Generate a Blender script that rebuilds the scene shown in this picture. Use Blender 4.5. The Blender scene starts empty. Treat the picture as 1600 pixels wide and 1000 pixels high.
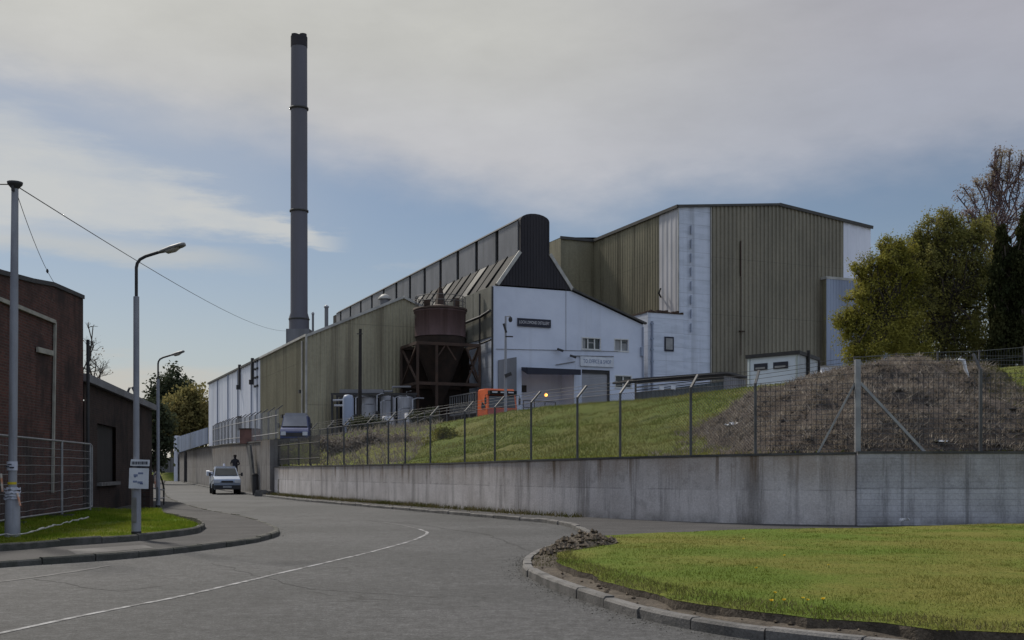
import bpy, bmesh, math, random
import numpy as np
from mathutils import Vector, Matrix
random.seed(7); rng = np.random.default_rng(7)
SC = bpy.context.scene; COL = SC.collection
F, H = 1730.0, 1.5                                   # focal length in photo pixels, eye height in metres
def PX(px, py, Y): return Vector(((px-800)/F*Y, Y, H+(735-py)/F*Y))
def G(px, py, z=0.0):
    Y = (H-z)*F/(py-735); return Vector(((px-800)/F*Y, Y, z))
def lerp(a, b, t): return a+(b-a)*t
def interp(x, xs, ys): return float(np.interp(x, xs, ys))
# site frame: u runs along the factory fronts, v runs away from the road
U = Vector((0.9175, 0.3977, 0)); V = Vector((-0.3977, 0.9175, 0)); A = Vector((-1.647, 95.0, 0))
ANG = math.atan2(U.y, U.x)
def W(s, t, z): return A+U*s+V*t+Vector((0, 0, z))

# ------------------------------------------------------------------ mesh builder
class MB:
    def __init__(self): self.v = []; self.f = []; self.m = []; self.sm = []
    def add(self, vs, fs, mi=0, smooth=False):
        n = len(self.v); self.v += [tuple(p) for p in vs]
        for f in fs: self.f.append(tuple(i+n for i in f)); self.m.append(mi); self.sm.append(smooth)
        return self
    def quad(self, *p, mi=0): return self.add(p, [tuple(range(len(p)))], mi)
    def hexa(self, p, mi=0):
        return self.add(p, [(0,3,2,1),(4,5,6,7),(0,1,5,4),(1,2,6,5),(2,3,7,6),(3,0,4,7)], mi)
    def box(self, x0, x1, y0, y1, z0, z1, mi=0):
        return self.hexa([(x0,y0,z0),(x1,y0,z0),(x1,y1,z0),(x0,y1,z0),(x0,y0,z1),(x1,y0,z1),(x1,y1,z1),(x0,y1,z1)], mi)
    def wbox(self, s0, s1, t0, t1, z0, z1, mi=0):
        return self.hexa([W(s0,t0,z0),W(s1,t0,z0),W(s1,t1,z0),W(s0,t1,z0),W(s0,t0,z1),W(s1,t0,z1),W(s1,t1,z1),W(s0,t1,z1)], mi)
    def bar(self, a, b, w, d=None, mi=0, up=Vector((0,0,1))):
        a = Vector(a); b = Vector(b); d = d or w; ax = (b-a).normalized()
        if abs(ax.dot(up)) > .95: up = Vector((1,0,0))
        e = ax.cross(up).normalized()*w/2; g = e.cross(ax).normalized()*d/2
        return self.hexa([a-e-g,a+e-g,a+e+g,a-e+g,b-e-g,b+e-g,b+e+g,b-e+g], mi)
    def tube(self, pts, r, n=8, mi=0, caps=True):
        pts = [Vector(p) for p in pts]; rs = r if isinstance(r, (list, tuple)) else [r]*len(pts)
        vs = []; ref = None
        for i, p in enumerate(pts):
            ax = (pts[min(i+1,len(pts)-1)]-pts[max(i-1,0)]).normalized()
            if ref is None or abs(ax.dot(ref)) > .99: ref = Vector((0,0,1)) if abs(ax.z) < .9 else Vector((1,0,0))
            e = ax.cross(ref).normalized(); g = ax.cross(e).normalized()
            for k in range(n):
                a = 2*math.pi*k/n; vs.append(p+(e*math.cos(a)+g*math.sin(a))*rs[i])
        fs = [(i*n+k, i*n+(k+1)%n, (i+1)*n+(k+1)%n, (i+1)*n+k) for i in range(len(pts)-1) for k in range(n)]
        n0 = len(self.v); self.add(vs, fs, mi, True)
        if caps:
            self.add(vs[:n][::-1], [tuple(range(n))], mi); self.add(vs[-n:], [tuple(range(n))], mi)
        return self
    def lathe(self, c, prof, n=24, mi=0):
        c = Vector(c); pts = [c+Vector((0,0,z)) for r, z in prof]; vs = []
        for r, z in prof:
            for k in range(n):
                a = 2*math.pi*k/n; vs.append(c+Vector((r*math.cos(a), r*math.sin(a), z)))
        fs = [(i*n+k, i*n+(k+1)%n, (i+1)*n+(k+1)%n, (i+1)*n+k) for i in range(len(prof)-1) for k in range(n)]
        n0 = len(self.v); self.add(vs, fs, mi, True)
        self.add(vs[:n][::-1], [tuple(range(n))], mi); self.add(vs[-n:], [tuple(range(n))], mi)
        return self
    def loft(self, prof, hw, mi=0, caps=True):
        """side outline [(y,z)] extruded across x, each point with its own half width"""
        n = len(prof); vs = [(-w, y, z) for (y, z), w in zip(prof, hw)]+[(w, y, z) for (y, z), w in zip(prof, hw)]
        fs = [(i, (i+1)%n, n+(i+1)%n, n+i) for i in range(n)]
        if caps: fs += [tuple(range(n))[::-1], tuple(range(n, 2*n))]
        return self.add(vs, fs, mi)
    def prism(self, poly, ext, mi=0):
        poly = [Vector(p) for p in poly]; ext = Vector(ext); n = len(poly)
        return self.add(poly+[p+ext for p in poly], [tuple(range(n))[::-1], tuple(range(n, 2*n))]+[(i,(i+1)%n,n+(i+1)%n,n+i) for i in range(n)], mi)
    def corr(self, p0, p1, z0, ztop, pitch, depth, out, mi=0):
        """profiled steel sheet standing on the line p0-p1, ribs proud along out; z0 and ztop are functions of the distance"""
        p0 = Vector(p0); p1 = Vector(p1); L = (p1-p0).length; d = (p1-p0)/L; out = Vector(out)
        xs = []; k = 0
        while k*pitch < L:
            for fr, o in ((0, 0), (.42, 0), (.54, 1), (.88, 1)):
                x = (k+fr)*pitch
                if x < L: xs.append((x, o*depth))
            k += 1
        xs.append((L, 0)); vs = []
        for x, o in xs:
            q = p0+d*x+out*o
            vs += [(q.x, q.y, z0(x) if callable(z0) else z0), (q.x, q.y, ztop(x) if callable(ztop) else ztop)]
        return self.add(vs, [(2*i, 2*i+2, 2*i+3, 2*i+1) for i in range(len(xs)-1)], mi)
    def build(self, name, mats, parent=None, loc=None, fix=True):
        me = bpy.data.meshes.new(name); o = bpy.data.objects.new(name, me); COL.objects.link(o)
        org = Vector((0,0,0))
        if parent is not None:
            o.parent = parent; org = Vector(parent['org']) if 'org' in parent else Vector((0,0,0))
            if parent.type == 'MESH': org = Vector(parent.get('org', (0,0,0)))
        elif loc is not None: o.location = loc; org = Vector(loc)
        o['org'] = list(org)
        me.from_pydata([(x-org.x, y-org.y, z-org.z) for x, y, z in self.v], [], self.f)
        for mt in (mats if isinstance(mats, (list, tuple)) else [mats]): me.materials.append(mt)
        me.polygons.foreach_set('material_index', self.m); me.polygons.foreach_set('use_smooth', self.sm)
        if fix:
            bm = bmesh.new(); bm.from_mesh(me); bmesh.ops.recalc_face_normals(bm, faces=bm.faces); bm.to_mesh(me); bm.free()
        me.update(); return o
def each(name, m, parent, items):
    """every piece a part of its own"""
    for fn in items: q = MB(); fn(q); q.build(name, m, parent)
def tag(o, label=None, cat=None, group=None, kind=None):
    if label: o['label'] = label
    if cat: o['category'] = cat
    if group: o['group'] = group
    if kind: o['kind'] = kind
    return o
def thing(name, label, cat, loc=(0,0,0), rz=0, group=None, local=False):
    """Empty at the base of a thing. local=True: its parts are modelled round the origin"""
    o = bpy.data.objects.new(name, None); COL.objects.link(o); o.empty_display_size = .2
    o.location = loc; o.rotation_euler = (0,0,rz); o['org'] = [0,0,0] if local else list(loc)
    return tag(o, label, cat, group)
def copy_tree(o, parent=None):
    c = o.copy(); COL.objects.link(c)
    if parent is not None: c.parent = parent
    for ch in list(o.children): copy_tree(ch, c)
    return c
def structure(o): o['kind'] = 'structure'; return o
def text(name, s, size, mat_, parent, loc, xdir, width=None, align='CENTER'):
    cu = bpy.data.curves.new(name, 'FONT'); cu.body = s; cu.size = size; cu.align_x = align; cu.align_y = 'CENTER'; cu.extrude = .004; cu.resolution_u = 2
    cu.materials.append(mat_); o = bpy.data.objects.new(name, cu); COL.objects.link(o)
    x = Vector(xdir).normalized(); z = Vector((0,0,1)); y = x.cross(z)*-1
    R = Matrix((x, z, x.cross(z))).transposed().to_4x4()
    o.parent = parent; org = Vector(parent['org']); o.matrix_local = Matrix.Translation(Vector(loc)-org) @ R
    bpy.context.view_layer.update(); d = o.dimensions.x
    me = bpy.data.meshes.new_from_object(o.evaluated_get(bpy.context.evaluated_depsgraph_get())); mt = Matrix.Translation(Vector(loc)-org) @ R
    if width and d > 0: mt = mt @ Matrix.Diagonal((width/d, 1, 1, 1))
    bpy.data.objects.remove(o); me.name = name; me.transform(mt); o = bpy.data.objects.new(name, me); COL.objects.link(o); o.parent = parent; o['org'] = list(org)
    return o

# ------------------------------------------------------------------ materials
class NT:
    def __init__(self, tree): self.t = tree
    def n(self, typ, ins=None, **kw):
        nd = self.t.nodes.new(typ)
        for k, v in kw.items(): setattr(nd, k, v)
        for k, v in (ins or {}).items():
            s = nd.inputs[k]
            if isinstance(v, bpy.types.NodeSocket): self.t.links.new(v, s)
            else: s.default_value = v
        return nd
    def math(self, op, a, b=0.0, c=None, clamp=False):
        ins = {0: a, 1: b}
        if c is not None: ins[2] = c
        return self.n('ShaderNodeMath', ins, operation=op, use_clamp=clamp).outputs[0]
    def ss(self, x, lo, hi):
        return self.n('ShaderNodeMapRange', {0: x, 1: lo, 2: hi, 3: 0.0, 4: 1.0}, interpolation_type='SMOOTHSTEP').outputs[0]
    def mix(self, f, a, b, blend='MIX'):
        f_ = f; nd = self.t.nodes.new('ShaderNodeMix'); nd.data_type = 'RGBA'; nd.blend_type = blend
        for i, v in ((0, f_), (6, a), (7, b)):
            if isinstance(v, bpy.types.NodeSocket): self.t.links.new(v, nd.inputs[i])
            else: nd.inputs[i].default_value = v if i == 0 else (tuple(v)+(1,) if len(v) == 3 else v)
        return nd.outputs[2]
    def noise(self, vec, scale, detail=4, rough=.55, stretch=None):
        if stretch: vec = self.n('ShaderNodeMapping', {0: vec, 3: stretch}).outputs[0]
        return self.n('ShaderNodeTexNoise', {'Vector': vec, 'Scale': scale, 'Detail': detail, 'Roughness': rough}).outputs['Fac']
    def pos(self): return self.n('ShaderNodeNewGeometry').outputs['Position']
def new_mat(name):
    m = bpy.data.materials.new(name); m.use_nodes = True; t = m.node_tree
    return m, NT(t), t.nodes['Principled BSDF']
def mat(name, c1, c2=None, rough=.8, scale=1.0, stretch=None, lo=.35, hi=.65, streak=None, grain=0, gscale=60, bump=0, bscale=30, metal=0, spec=.3, island=0, joints=None):
    m, k, b = new_mat(name); p = k.pos()
    c2 = c2 or tuple(x*.75 for x in c1)
    col = k.mix(k.ss(k.noise(p, scale, 6, .6, stretch), lo, hi), c1, c2)
    if streak:
        sc, amt, sx, a, z = streak
        col = k.mix(k.math('MULTIPLY', k.ss(k.noise(p, sx, 5, .6, (1,1,.05)), a, z), amt), col, sc)
    if joints:                                       # dark horizontal joints every `joints` metres
        zz = k.n('ShaderNodeSeparateXYZ', {0: p}).outputs[2]
        fr = k.math('FRACT', k.math('DIVIDE', zz, joints))
        col = k.mix(k.math('MULTIPLY', k.math('LESS_THAN', fr, .03 if joints < 3 else .009), .45), col, tuple(x*.35 for x in c1))
    if grain:
        col = k.mix(1.0, col, k.n('ShaderNodeMapRange', {0: k.noise(p, gscale, 3, .7), 1: .3, 2: .7, 3: 1-grain, 4: 1+grain}).outputs[0], 'MULTIPLY')
    if island:
        ri = k.n('ShaderNodeNewGeometry').outputs['Random Per Island']
        col = k.mix(1.0, col, k.n('ShaderNodeMapRange', {0: ri, 1: 0, 2: 1, 3: 1-island, 4: 1+island}).outputs[0], 'MULTIPLY')
    k.t.links.new(col, b.inputs['Base Color'])
    b.inputs['Roughness'].default_value = rough; b.inputs['Metallic'].default_value = metal
    b.inputs['Specular IOR Level'].default_value = spec
    if bump:
        bn = k.n('ShaderNodeBump', {'Height': k.noise(p, bscale, 5, .65), 'Strength': bump, 'Distance': .05})
        k.t.links.new(bn.outputs[0], b.inputs['Normal'])
    return m
def leafmat(name, cols, transl=.35, nscale=.5):
    m, k, b = new_mat(name); p = k.pos()
    ri = k.n('ShaderNodeNewGeometry').outputs['Random Per Island']
    c = k.mix(ri, cols[0], cols[1])
    c = k.mix(k.ss(k.noise(p, nscale, 3), .4, .62), c, cols[2])
    d = k.n('ShaderNodeBsdfDiffuse', {'Color': c}); tr = k.n('ShaderNodeBsdfTranslucent', {'Color': c})
    mx = k.n('ShaderNodeMixShader', {0: transl, 1: d.outputs[0], 2: tr.outputs[0]})
    k.t.links.new(mx.outputs[0], k.t.nodes['Material Output'].inputs['Surface']); return m
def brick(name, along, c1, c2, mortar, dirt):
    m, k, b = new_mat(name); p = k.pos()
    d = k.n('ShaderNodeVectorMath', {0: p, 1: tuple(along)}, operation='DOT_PRODUCT').outputs['Value']
    z = k.n('ShaderNodeSeparateXYZ', {0: p}).outputs[2]
    vec = k.n('ShaderNodeCombineXYZ', {0: d, 1: z}).outputs[0]
    br = k.n('ShaderNodeTexBrick', {'Vector': vec, 'Color1': c1+(1,), 'Color2': c2+(1,), 'Mortar': mortar+(1,), 'Scale': 1.0, 'Mortar Size': .008, 'Brick Width': .225, 'Row Height': .075, 'Bias': -.1})
    col = k.mix(k.ss(k.noise(p, .7, 6, .65), .42, .68), br.outputs['Color'], dirt)
    col = k.mix(k.math('MULTIPLY', k.ss(k.noise(p, 2.5, 5, .6, (1,1,.15)), .5, .75), .6), col, tuple(x*.4 for x in dirt))
    col = k.mix(k.math('MULTIPLY', k.ss(k.noise(p, 5, 4, .7), .62, .75), .35), col, tuple(min(1, x*2.4) for x in mortar))
    k.t.links.new(col, b.inputs['Base Color']); b.inputs['Roughness'].default_value = .9; b.inputs['Specular IOR Level'].default_value = .15
    bn = k.n('ShaderNodeBump', {'Height': br.outputs['Fac'], 'Strength': -.5, 'Distance': .01}); k.t.links.new(bn.outputs[0], b.inputs['Normal'])
    return m
M = {}
def setup_materials():
    # road: worn tarmac with patches, tyre-polished bands and aggregate
    m, k, b = new_mat('tarmac'); p = k.pos()
    big = k.noise(p, .16, 5, .6); mid = k.noise(p, 1.1, 6, .65); fine = k.noise(p, 42, 3, .8); fine2 = k.noise(p, 17, 4, .8)
    col = k.mix(k.ss(big, .38, .62), (.042,.0418,.0425), (.06,.0592,.0605))
    col = k.mix(k.math('MULTIPLY', k.ss(mid, .5, .72), .5), col, (.032,.0315,.0325))
    col = k.mix(1.0, col, k.n('ShaderNodeMapRange', {0: fine, 1: .3, 2: .7, 3: .35, 4: 1.7}).outputs[0], 'MULTIPLY')
    col = k.mix(1.0, col, k.n('ShaderNodeMapRange', {0: fine2, 1: .3, 2: .7, 3: .78, 4: 1.22}).outputs[0], 'MULTIPLY')
    wv = k.n('ShaderNodeTexVoronoi', {'Vector': k.n('ShaderNodeVectorMath', {0: p, 1: k.n('ShaderNodeVectorMath', {0: k.n('ShaderNodeTexNoise', {'Vector': p, 'Scale': .8, 'Detail': 4}).outputs['Color'], 1: (2.2,2.2,0)}, operation='MULTIPLY').outputs[0]}, operation='ADD').outputs[0], 'Scale': .22}, feature='DISTANCE_TO_EDGE').outputs['Distance']
    crack = k.math('MULTIPLY', k.math('LESS_THAN', wv, .006), k.ss(k.noise(p, .3, 2), .5, .6))
    col = k.mix(k.math('MULTIPLY', crack, .7), col, (.02,.02,.02))
    st_ = k.noise(p, 11, 4, .85); st2 = k.noise(p, 4.2, 4, .9)                    # chippings and open texture you can still see from standing height
    col = k.mix(1.0, col, k.n('ShaderNodeMapRange', {0: st_, 1: .32, 2: .68, 3: .6, 4: 1.42}).outputs[0], 'MULTIPLY')
    col = k.mix(1.0, col, k.n('ShaderNodeMapRange', {0: st2, 1: .33, 2: .67, 3: .66, 4: 1.36}).outputs[0], 'MULTIPLY')
    stain = k.ss(k.noise(p, .45, 5, .7, (1,.45,1)), .56, .66)
    col = k.mix(k.math('MULTIPLY', stain, .4), col, (.024,.023,.024))
    k.t.links.new(col, b.inputs['Base Color']); b.inputs['Roughness'].default_value = .82; b.inputs['Specular IOR Level'].default_value = .25
    bn = k.n('ShaderNodeBump', {'Height': k.noise(p, 55, 4, .8), 'Strength': .55, 'Distance': .012}); k.t.links.new(bn.outputs[0], b.inputs['Normal'])
    M['tarmac'] = m
    M['paving'] = mat('pavement_tarmac', (.038,.036,.0365), (.054,.051,.051), .9, .8, None, .4, .65, None, .35, 38, .4, 50)
    M['pale_patch'] = mat('pale_concrete_patch', (.13,.125,.12), (.08,.076,.074), .9, 1.2, None, .35, .6, None, .25, 40, .3, 40)
    M['crack'] = mat('tarry_crack', (.018,.018,.018), (.03,.029,.029), .9, 4)
    M['paint'] = mat('worn_road_paint', (.27,.267,.27), (.09,.089,.09), .8, 4, None, .42, .58, None, .2, 50)
    M['faint_paint'] = mat('faded_road_paint', (.11,.108,.108), (.068,.067,.068), .8, 3, None, .4, .6, None, .25, 50)
    M['kerb'] = mat('kerb_stone', (.16,.152,.145), (.09,.086,.082), .9, 2.2, None, .35, .65, None, .25, 45, .4, 35)
    M['kerb_dark'] = mat('dark_kerb_stone', (.06,.06,.05), (.1,.095,.085), .95, 2.5, None, .4, .65, None, .25, 45, .4, 35)  # darker stone tone for the left kerbs, grit and foot blocks
    M['soil'] = mat('bare_soil', (.05,.04,.03), (.09,.073,.056), .95, 3, None, .35, .65, None, .4, 25, .8, 14)
    M['ground'] = mat('rough_ground', (.07,.075,.04), (.1,.09,.06), .95, .3)
    M['yard'] = mat('yard_concrete', (.14,.135,.13), (.09,.088,.085), .9, .4, None, .35, .65, None, .2, 20)
    m, k, b = new_mat('lawn_turf'); p = k.pos()
    col = k.mix(k.ss(k.noise(p, .28, 5, .6), .38, .62), (.1,.145,.02), (.165,.158,.036))
    col = k.mix(k.math('MULTIPLY', k.ss(k.noise(p, 3.5, 5, .7), .5, .7), .7), col, (.085,.11,.016))
    col = k.mix(1.0, col, k.n('ShaderNodeMapRange', {0: k.noise(p, 30, 3, .8), 1: .3, 2: .7, 3: .6, 4: 1.4}).outputs[0], 'MULTIPLY')
    k.t.links.new(col, b.inputs['Base Color']); b.inputs['Roughness'].default_value = .95; b.inputs['Specular IOR Level'].default_value = .1
    bn = k.n('ShaderNodeBump', {'Height': k.noise(p, 25, 5, .8), 'Strength': .8, 'Distance': .05}); k.t.links.new(bn.outputs[0], b.inputs['Normal'])
    M['lawn'] = m
    m, k, b = new_mat('bank_turf'); p = k.pos()
    col = k.mix(k.ss(k.noise(p, .22, 5, .6, (1,.5,1)), .4, .62), (.115,.145,.028), (.165,.165,.048))
    col = k.mix(k.math('MULTIPLY', k.ss(k.noise(p, .9, 6, .7, (.35,1,1)), .52, .68), .75), col, (.05,.06,.018))
    col = k.mix(1.0, col, k.n('ShaderNodeMapRange', {0: k.noise(p, 7, 4, .8), 1: .3, 2: .7, 3: .65, 4: 1.35}).outputs[0], 'MULTIPLY')
    k.t.links.new(col, b.inputs['Base Color']); b.inputs['Roughness'].default_value = .95; b.inputs['Specular IOR Level'].default_value = .1
    bn = k.n('ShaderNodeBump', {'Height': k.noise(p, 5, 6, .75), 'Strength': .9, 'Distance': .25}); k.t.links.new(bn.outputs[0], b.inputs['Normal'])
    M['bank'] = m
    m, k, b = new_mat('mound_earth'); p = k.pos()
    col = k.mix(k.ss(k.noise(p, .6, 6, .65), .38, .62), (.1,.082,.07), (.15,.125,.108))
    col = k.mix(k.math('MULTIPLY', k.ss(k.noise(p, 1.3, 5, .7, (1,1,1.6)), .5, .66), .85), col, (.05,.042,.034))
    gx = k.n('ShaderNodeSeparateXYZ', {0: p}); g = k.math('MULTIPLY', k.ss(gx.outputs[0], 13.4, 15.0), k.ss(k.noise(p, 1.2, 4), .3, .6))
    col = k.mix(k.math('MULTIPLY', g, .8), col, (.1,.1,.042))
    k.t.links.new(col, b.inputs['Base Color']); b.inputs['Roughness'].default_value = .97; b.inputs['Specular IOR Level'].default_value = .1
    bn = k.n('ShaderNodeBump', {'Height': k.noise(p, 9, 6, .8), 'Strength': 1.0, 'Distance': .2}); k.t.links.new(bn.outputs[0], b.inputs['Normal'])
    M['mound'] = m
    # retaining wall: board-marked concrete, pour joint, run-off streaks from the coping
    def concrete(name, c1, c2, panel, ztop, rust=.75):
        m, k, b = new_mat(name); p = k.pos(); xyz = k.n('ShaderNodeSeparateXYZ', {0: p}); z = xyz.outputs[2]
        col = k.mix(k.ss(k.noise(p, .9, 6, .65), .36, .64), c1, c2)
        col = k.mix(k.math('MULTIPLY', k.ss(k.noise(p, 2.3, 6, .75), .52, .66), .45), col, tuple(x*.62 for x in c1))
        col = k.mix(k.math('MULTIPLY', k.math('MULTIPLY', k.ss(z, ztop*.52, ztop*.5), k.ss(k.noise(p, .5, 4), .35, .6)), .5), col, tuple(min(1, x*1.22) for x in c2))
        col = k.mix(k.math('MULTIPLY', k.ss(k.noise(p, 1.7, 6, .7, (1,1,.07)), .47, .66), .75), col, tuple(x*.42 for x in c1))
        col = k.mix(k.math('MULTIPLY', k.ss(k.noise(p, 3.4, 5, .7, (1,1,.05)), .56, .7), .5), col, tuple(min(1, x*1.5) for x in c2))
        up = k.math('MULTIPLY', k.ss(z, ztop-1.0, ztop-.05), k.math('ADD', .55, k.ss(k.noise(p, .6, 4), .35, .65)))
        col = k.mix(k.math('MULTIPLY', up, .42), col, (c1[0]*.6, c1[1]*.5, c1[2]*.38))
        run = k.math('MULTIPLY', k.ss(k.noise(p, 2.6, 4, .7, (1,1,.03)), .55, .66), k.ss(z, ztop-1.25, ztop-.1))
        col = k.mix(k.math('MULTIPLY', run, rust), col, (.12,.078,.045))
        jn = k.math('LESS_THAN', k.math('ABSOLUTE', k.math('SUBTRACT', z, ztop*.52)), .014)
        col = k.mix(k.math('MULTIPLY', k.math('MULTIPLY', jn, k.ss(k.noise(p, 1.1, 4), .4, .6)), .45), col, tuple(x*.35 for x in c1))
        if panel:
            fx = k.math('FRACT', k.math('DIVIDE', xyz.outputs[0], panel))
            col = k.mix(k.math('MULTIPLY', k.math('LESS_THAN', fx, .05), .45), col, tuple(x*.4 for x in c1))
            bd = k.math('FRACT', k.math('DIVIDE', z, .15)); col = k.mix(k.math('MULTIPLY', k.math('LESS_THAN', bd, .1), .4), col, tuple(x*.5 for x in c1))
        low = k.math('MULTIPLY', k.ss(z, .45, .05), k.ss(k.noise(p, 1.2, 4), .35, .65))
        col = k.mix(k.math('MULTIPLY', low, .6), col, (.06,.058,.045))
        col = k.mix(1.0, col, k.n('ShaderNodeMapRange', {0: k.noise(p, 22, 4, .75), 1: .3, 2: .7, 3: .82, 4: 1.18}).outputs[0], 'MULTIPLY')
        k.t.links.new(col, b.inputs['Base Color']); b.inputs['Roughness'].default_value = .92; b.inputs['Specular IOR Level'].default_value = .2
        bn = k.n('ShaderNodeBump', {'Height': k.noise(p, 14, 6, .7), 'Strength': .35, 'Distance': .03}); k.t.links.new(bn.outputs[0], b.inputs['Normal'])
        return m
    M['wall'] = concrete('retaining_concrete', (.46,.425,.41), (.55,.515,.505), 0, 1.9)
    M['wall_grey'] = concrete('board_marked_concrete', (.34,.335,.35), (.43,.425,.45), 1.65, 1.99, .3)
    M['wall_far'] = concrete('old_concrete', (.16,.148,.142), (.2,.188,.18), 0, 3.5, .6)
    M['coping'] = mat('dark_coping', (.09,.088,.085), (.05,.05,.048), .9, 1.5)
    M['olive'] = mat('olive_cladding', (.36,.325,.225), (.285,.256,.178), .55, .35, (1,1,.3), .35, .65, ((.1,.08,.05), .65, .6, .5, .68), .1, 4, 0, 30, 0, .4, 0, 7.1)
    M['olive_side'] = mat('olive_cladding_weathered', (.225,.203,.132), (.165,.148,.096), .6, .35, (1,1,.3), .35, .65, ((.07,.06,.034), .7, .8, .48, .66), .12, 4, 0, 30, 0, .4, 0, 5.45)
    M['khaki'] = mat('khaki_cladding', (.235,.21,.155), (.175,.157,.117), .55, .3, (1,1,.4), .35, .65, ((.07,.055,.038), .55, .5, .52, .72), .1, 4, 0, 30, 0, .4, 0, 5.45)
    M['white_clad'] = mat('white_cladding', (.74,.76,.84), (.64,.66,.74), .5, .4, (1,1,.3), .4, .7, ((.3,.3,.32), .45, .6, .55, .75))
    M['white_render'] = mat('white_render', (.6,.64,.74), (.52,.56,.66), .8, .35, None, .35, .7, ((.3,.31,.34), .4, .45, .56, .75), .04, 40)
    M['white_stained'] = mat('stained_white_sheet', (.58,.62,.71), (.48,.52,.6), .7, .9, (.5,.5,2.6), .42, .7, ((.22,.23,.25), .5, .6, .52, .72), .06, 30, 0, 30, 0, .3, 0, 1.3)
    M['warm_white'] = mat('warm_white_sheet', (.47,.47,.5), (.4,.4,.42), .7, .6, (1,1,.4), .4, .65, ((.25,.2,.15), .5, .6, .55, .72))
    M['grey_panel'] = mat('grey_metal_panel', (.2,.2,.215), (.15,.15,.162), .5, .6, (1,1,.4), .35, .65, ((.08,.08,.08), .5, .7, .52, .7), 0, 60, 0, 30, .1, .4)
    M['grey_green'] = mat('grey_green_boarding', (.2,.195,.165), (.14,.136,.112), .75, .5, (1,1,.4), .35, .65, ((.06,.058,.05), .6, .7, .5, .7))
    M['slate'] = mat('weathered_roof_sheet', (.046,.043,.041), (.03,.028,.027), .85, .5, None, .35, .65, None, .15, 12)
    M['black_clad'] = mat('black_cladding', (.03,.028,.033), (.04,.037,.042), .85, .5, (1,1,.3))
    M['blue_grey_clad'] = mat('blue_grey_cladding', (.3,.345,.44), (.23,.265,.345), .5, .4, (1,1,.25), .35, .65, ((.16,.17,.2), .5, .5, .5, .7))
    M['dark'] = mat('dark_void', (.008,.008,.009), (.012,.012,.012), .9)
    M['dark_metal'] = mat('dark_metal', (.03,.03,.033), (.045,.042,.042), .6, 2)
    M['galv'] = mat('galvanised_steel', (.3,.3,.31), (.22,.22,.235), .5, 3, None, .35, .65, None, .06, 30, 0, 30, .5, .5)
    M['grey_paint'] = mat('grey_painted_steel', (.27,.275,.3), (.21,.215,.24), .55, 2.5, (1,1,.4), .35, .65, ((.12,.1,.08), .4, 6, .58, .72), .05, 30)
    M['post'] = mat('fence_post_steel', (.1,.1,.105), (.07,.068,.07), .65, 2, None, .35, .65, None, .1, 20, 0, 30, .3)
    M['wire'] = mat('fence_wire', (.075,.075,.08), (.05,.05,.055), .6, 2, None, .35, .65, None, 0, 20, 0, 30, .3)
    M['stack'] = mat('chimney_steel', (.13,.125,.145), (.11,.106,.122), .55, .25, (1,1,.2), .35, .65, ((.09,.085,.09), .4, .6, .52, .7))
    M['soot'] = mat('sooty_cap', (.03,.028,.032), (.045,.04,.045), .8, 1)
    M['flash'] = mat('pale_flashing', (.42,.41,.38), (.3,.29,.27), .6, 1)
    M['flash_dark'] = mat('dark_flashing', (.075,.07,.062), (.05,.048,.045), .6, 1)
    M['rust_tank'] = mat('rusty_tank_paint', (.13,.085,.088), (.095,.06,.06), .7, .6, (1,1,.3), .35, .65, ((.06,.035,.03), .7, .9, .48, .68), .1, 20)
    M['rust_dark'] = mat('dark_rusted_steel', (.04,.026,.02), (.06,.036,.026), .8, 1.2, None, .35, .65, None, .2, 15)
    M['hopper_dark'] = mat('dark_rusted_plate', (.02,.014,.011), (.034,.021,.016), .85, 1.2)
    M['tank_white'] = mat('off_white_tank', (.44,.44,.47), (.36,.36,.39), .5, .8, (1,1,.3), .35, .65, ((.16,.15,.15), .5, 1.2, .52, .7))
    M['glass'] = mat('dark_glass', (.02,.025,.03), (.03,.035,.04), .08, 2, None, .35, .65, None, 0, 20, 0, 30, 0, .6)
    M['blind'] = mat('pale_blind', (.3,.3,.3), (.22,.22,.22), .8, 1)
    M['frame_white'] = mat('white_frame', (.6,.6,.58), (.5,.5,.48), .6, 2)
    M['shutter'] = mat('grey_roller_shutter', (.36,.36,.38), (.3,.3,.32), .5, .5, (1,1,.3))
    M['shed'] = mat('shed_sheet', (.075,.088,.092), (.055,.065,.07), .6, .5)
    M['cabin'] = mat('cabin_panel', (.6,.66,.72), (.52,.58,.64), .6, .6, (1,1,.4))
    M['cabin_trim'] = mat('cabin_trim', (.52,.57,.56), (.45,.5,.49), .6, 1)
    M['sign_white'] = mat('white_sign_board', (.62,.64,.68), (.52,.54,.58), .5, 3)
    M['sign_dark'] = mat('dark_sign_board', (.018,.02,.035), (.025,.026,.04), .5, 1)
    M['letter_white'] = mat('pale_lettering', (.6,.6,.62), (.52,.52,.55), .6, 2)
    M['letter_dark'] = mat('dark_lettering', (.03,.035,.05), (.04,.045,.06), .6, 2)
    M['letter_blue'] = mat('blue_lettering', (.08,.12,.25), (.1,.14,.28), .6, 2)
    M['orange'] = mat('orange_paint', (.62,.12,.03), (.5,.09,.03), .4, 1, None, .35, .65, None, 0, 20, 0, 30, 0, .5)
    M['red'] = mat('faded_red_paint', (.42,.1,.085), (.35,.08,.07), .45, 1, None, .35, .65, None, 0, 20, 0, 30, 0, .5)
    M['blue_paint'] = mat('dark_blue_paint', (.03,.045,.13), (.022,.034,.1), .35, 1, None, .35, .65, None, 0, 20, 0, 30, 0, .5)
    M['silver'] = mat('silver_car_paint', (.3,.345,.43), (.25,.29,.37), .35, 1, None, .35, .65, None, 0, 20, 0, 30, .3, .5)
    M['rubber'] = mat('tyre_rubber', (.014,.014,.015), (.02,.02,.02), .85, 5)
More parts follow.
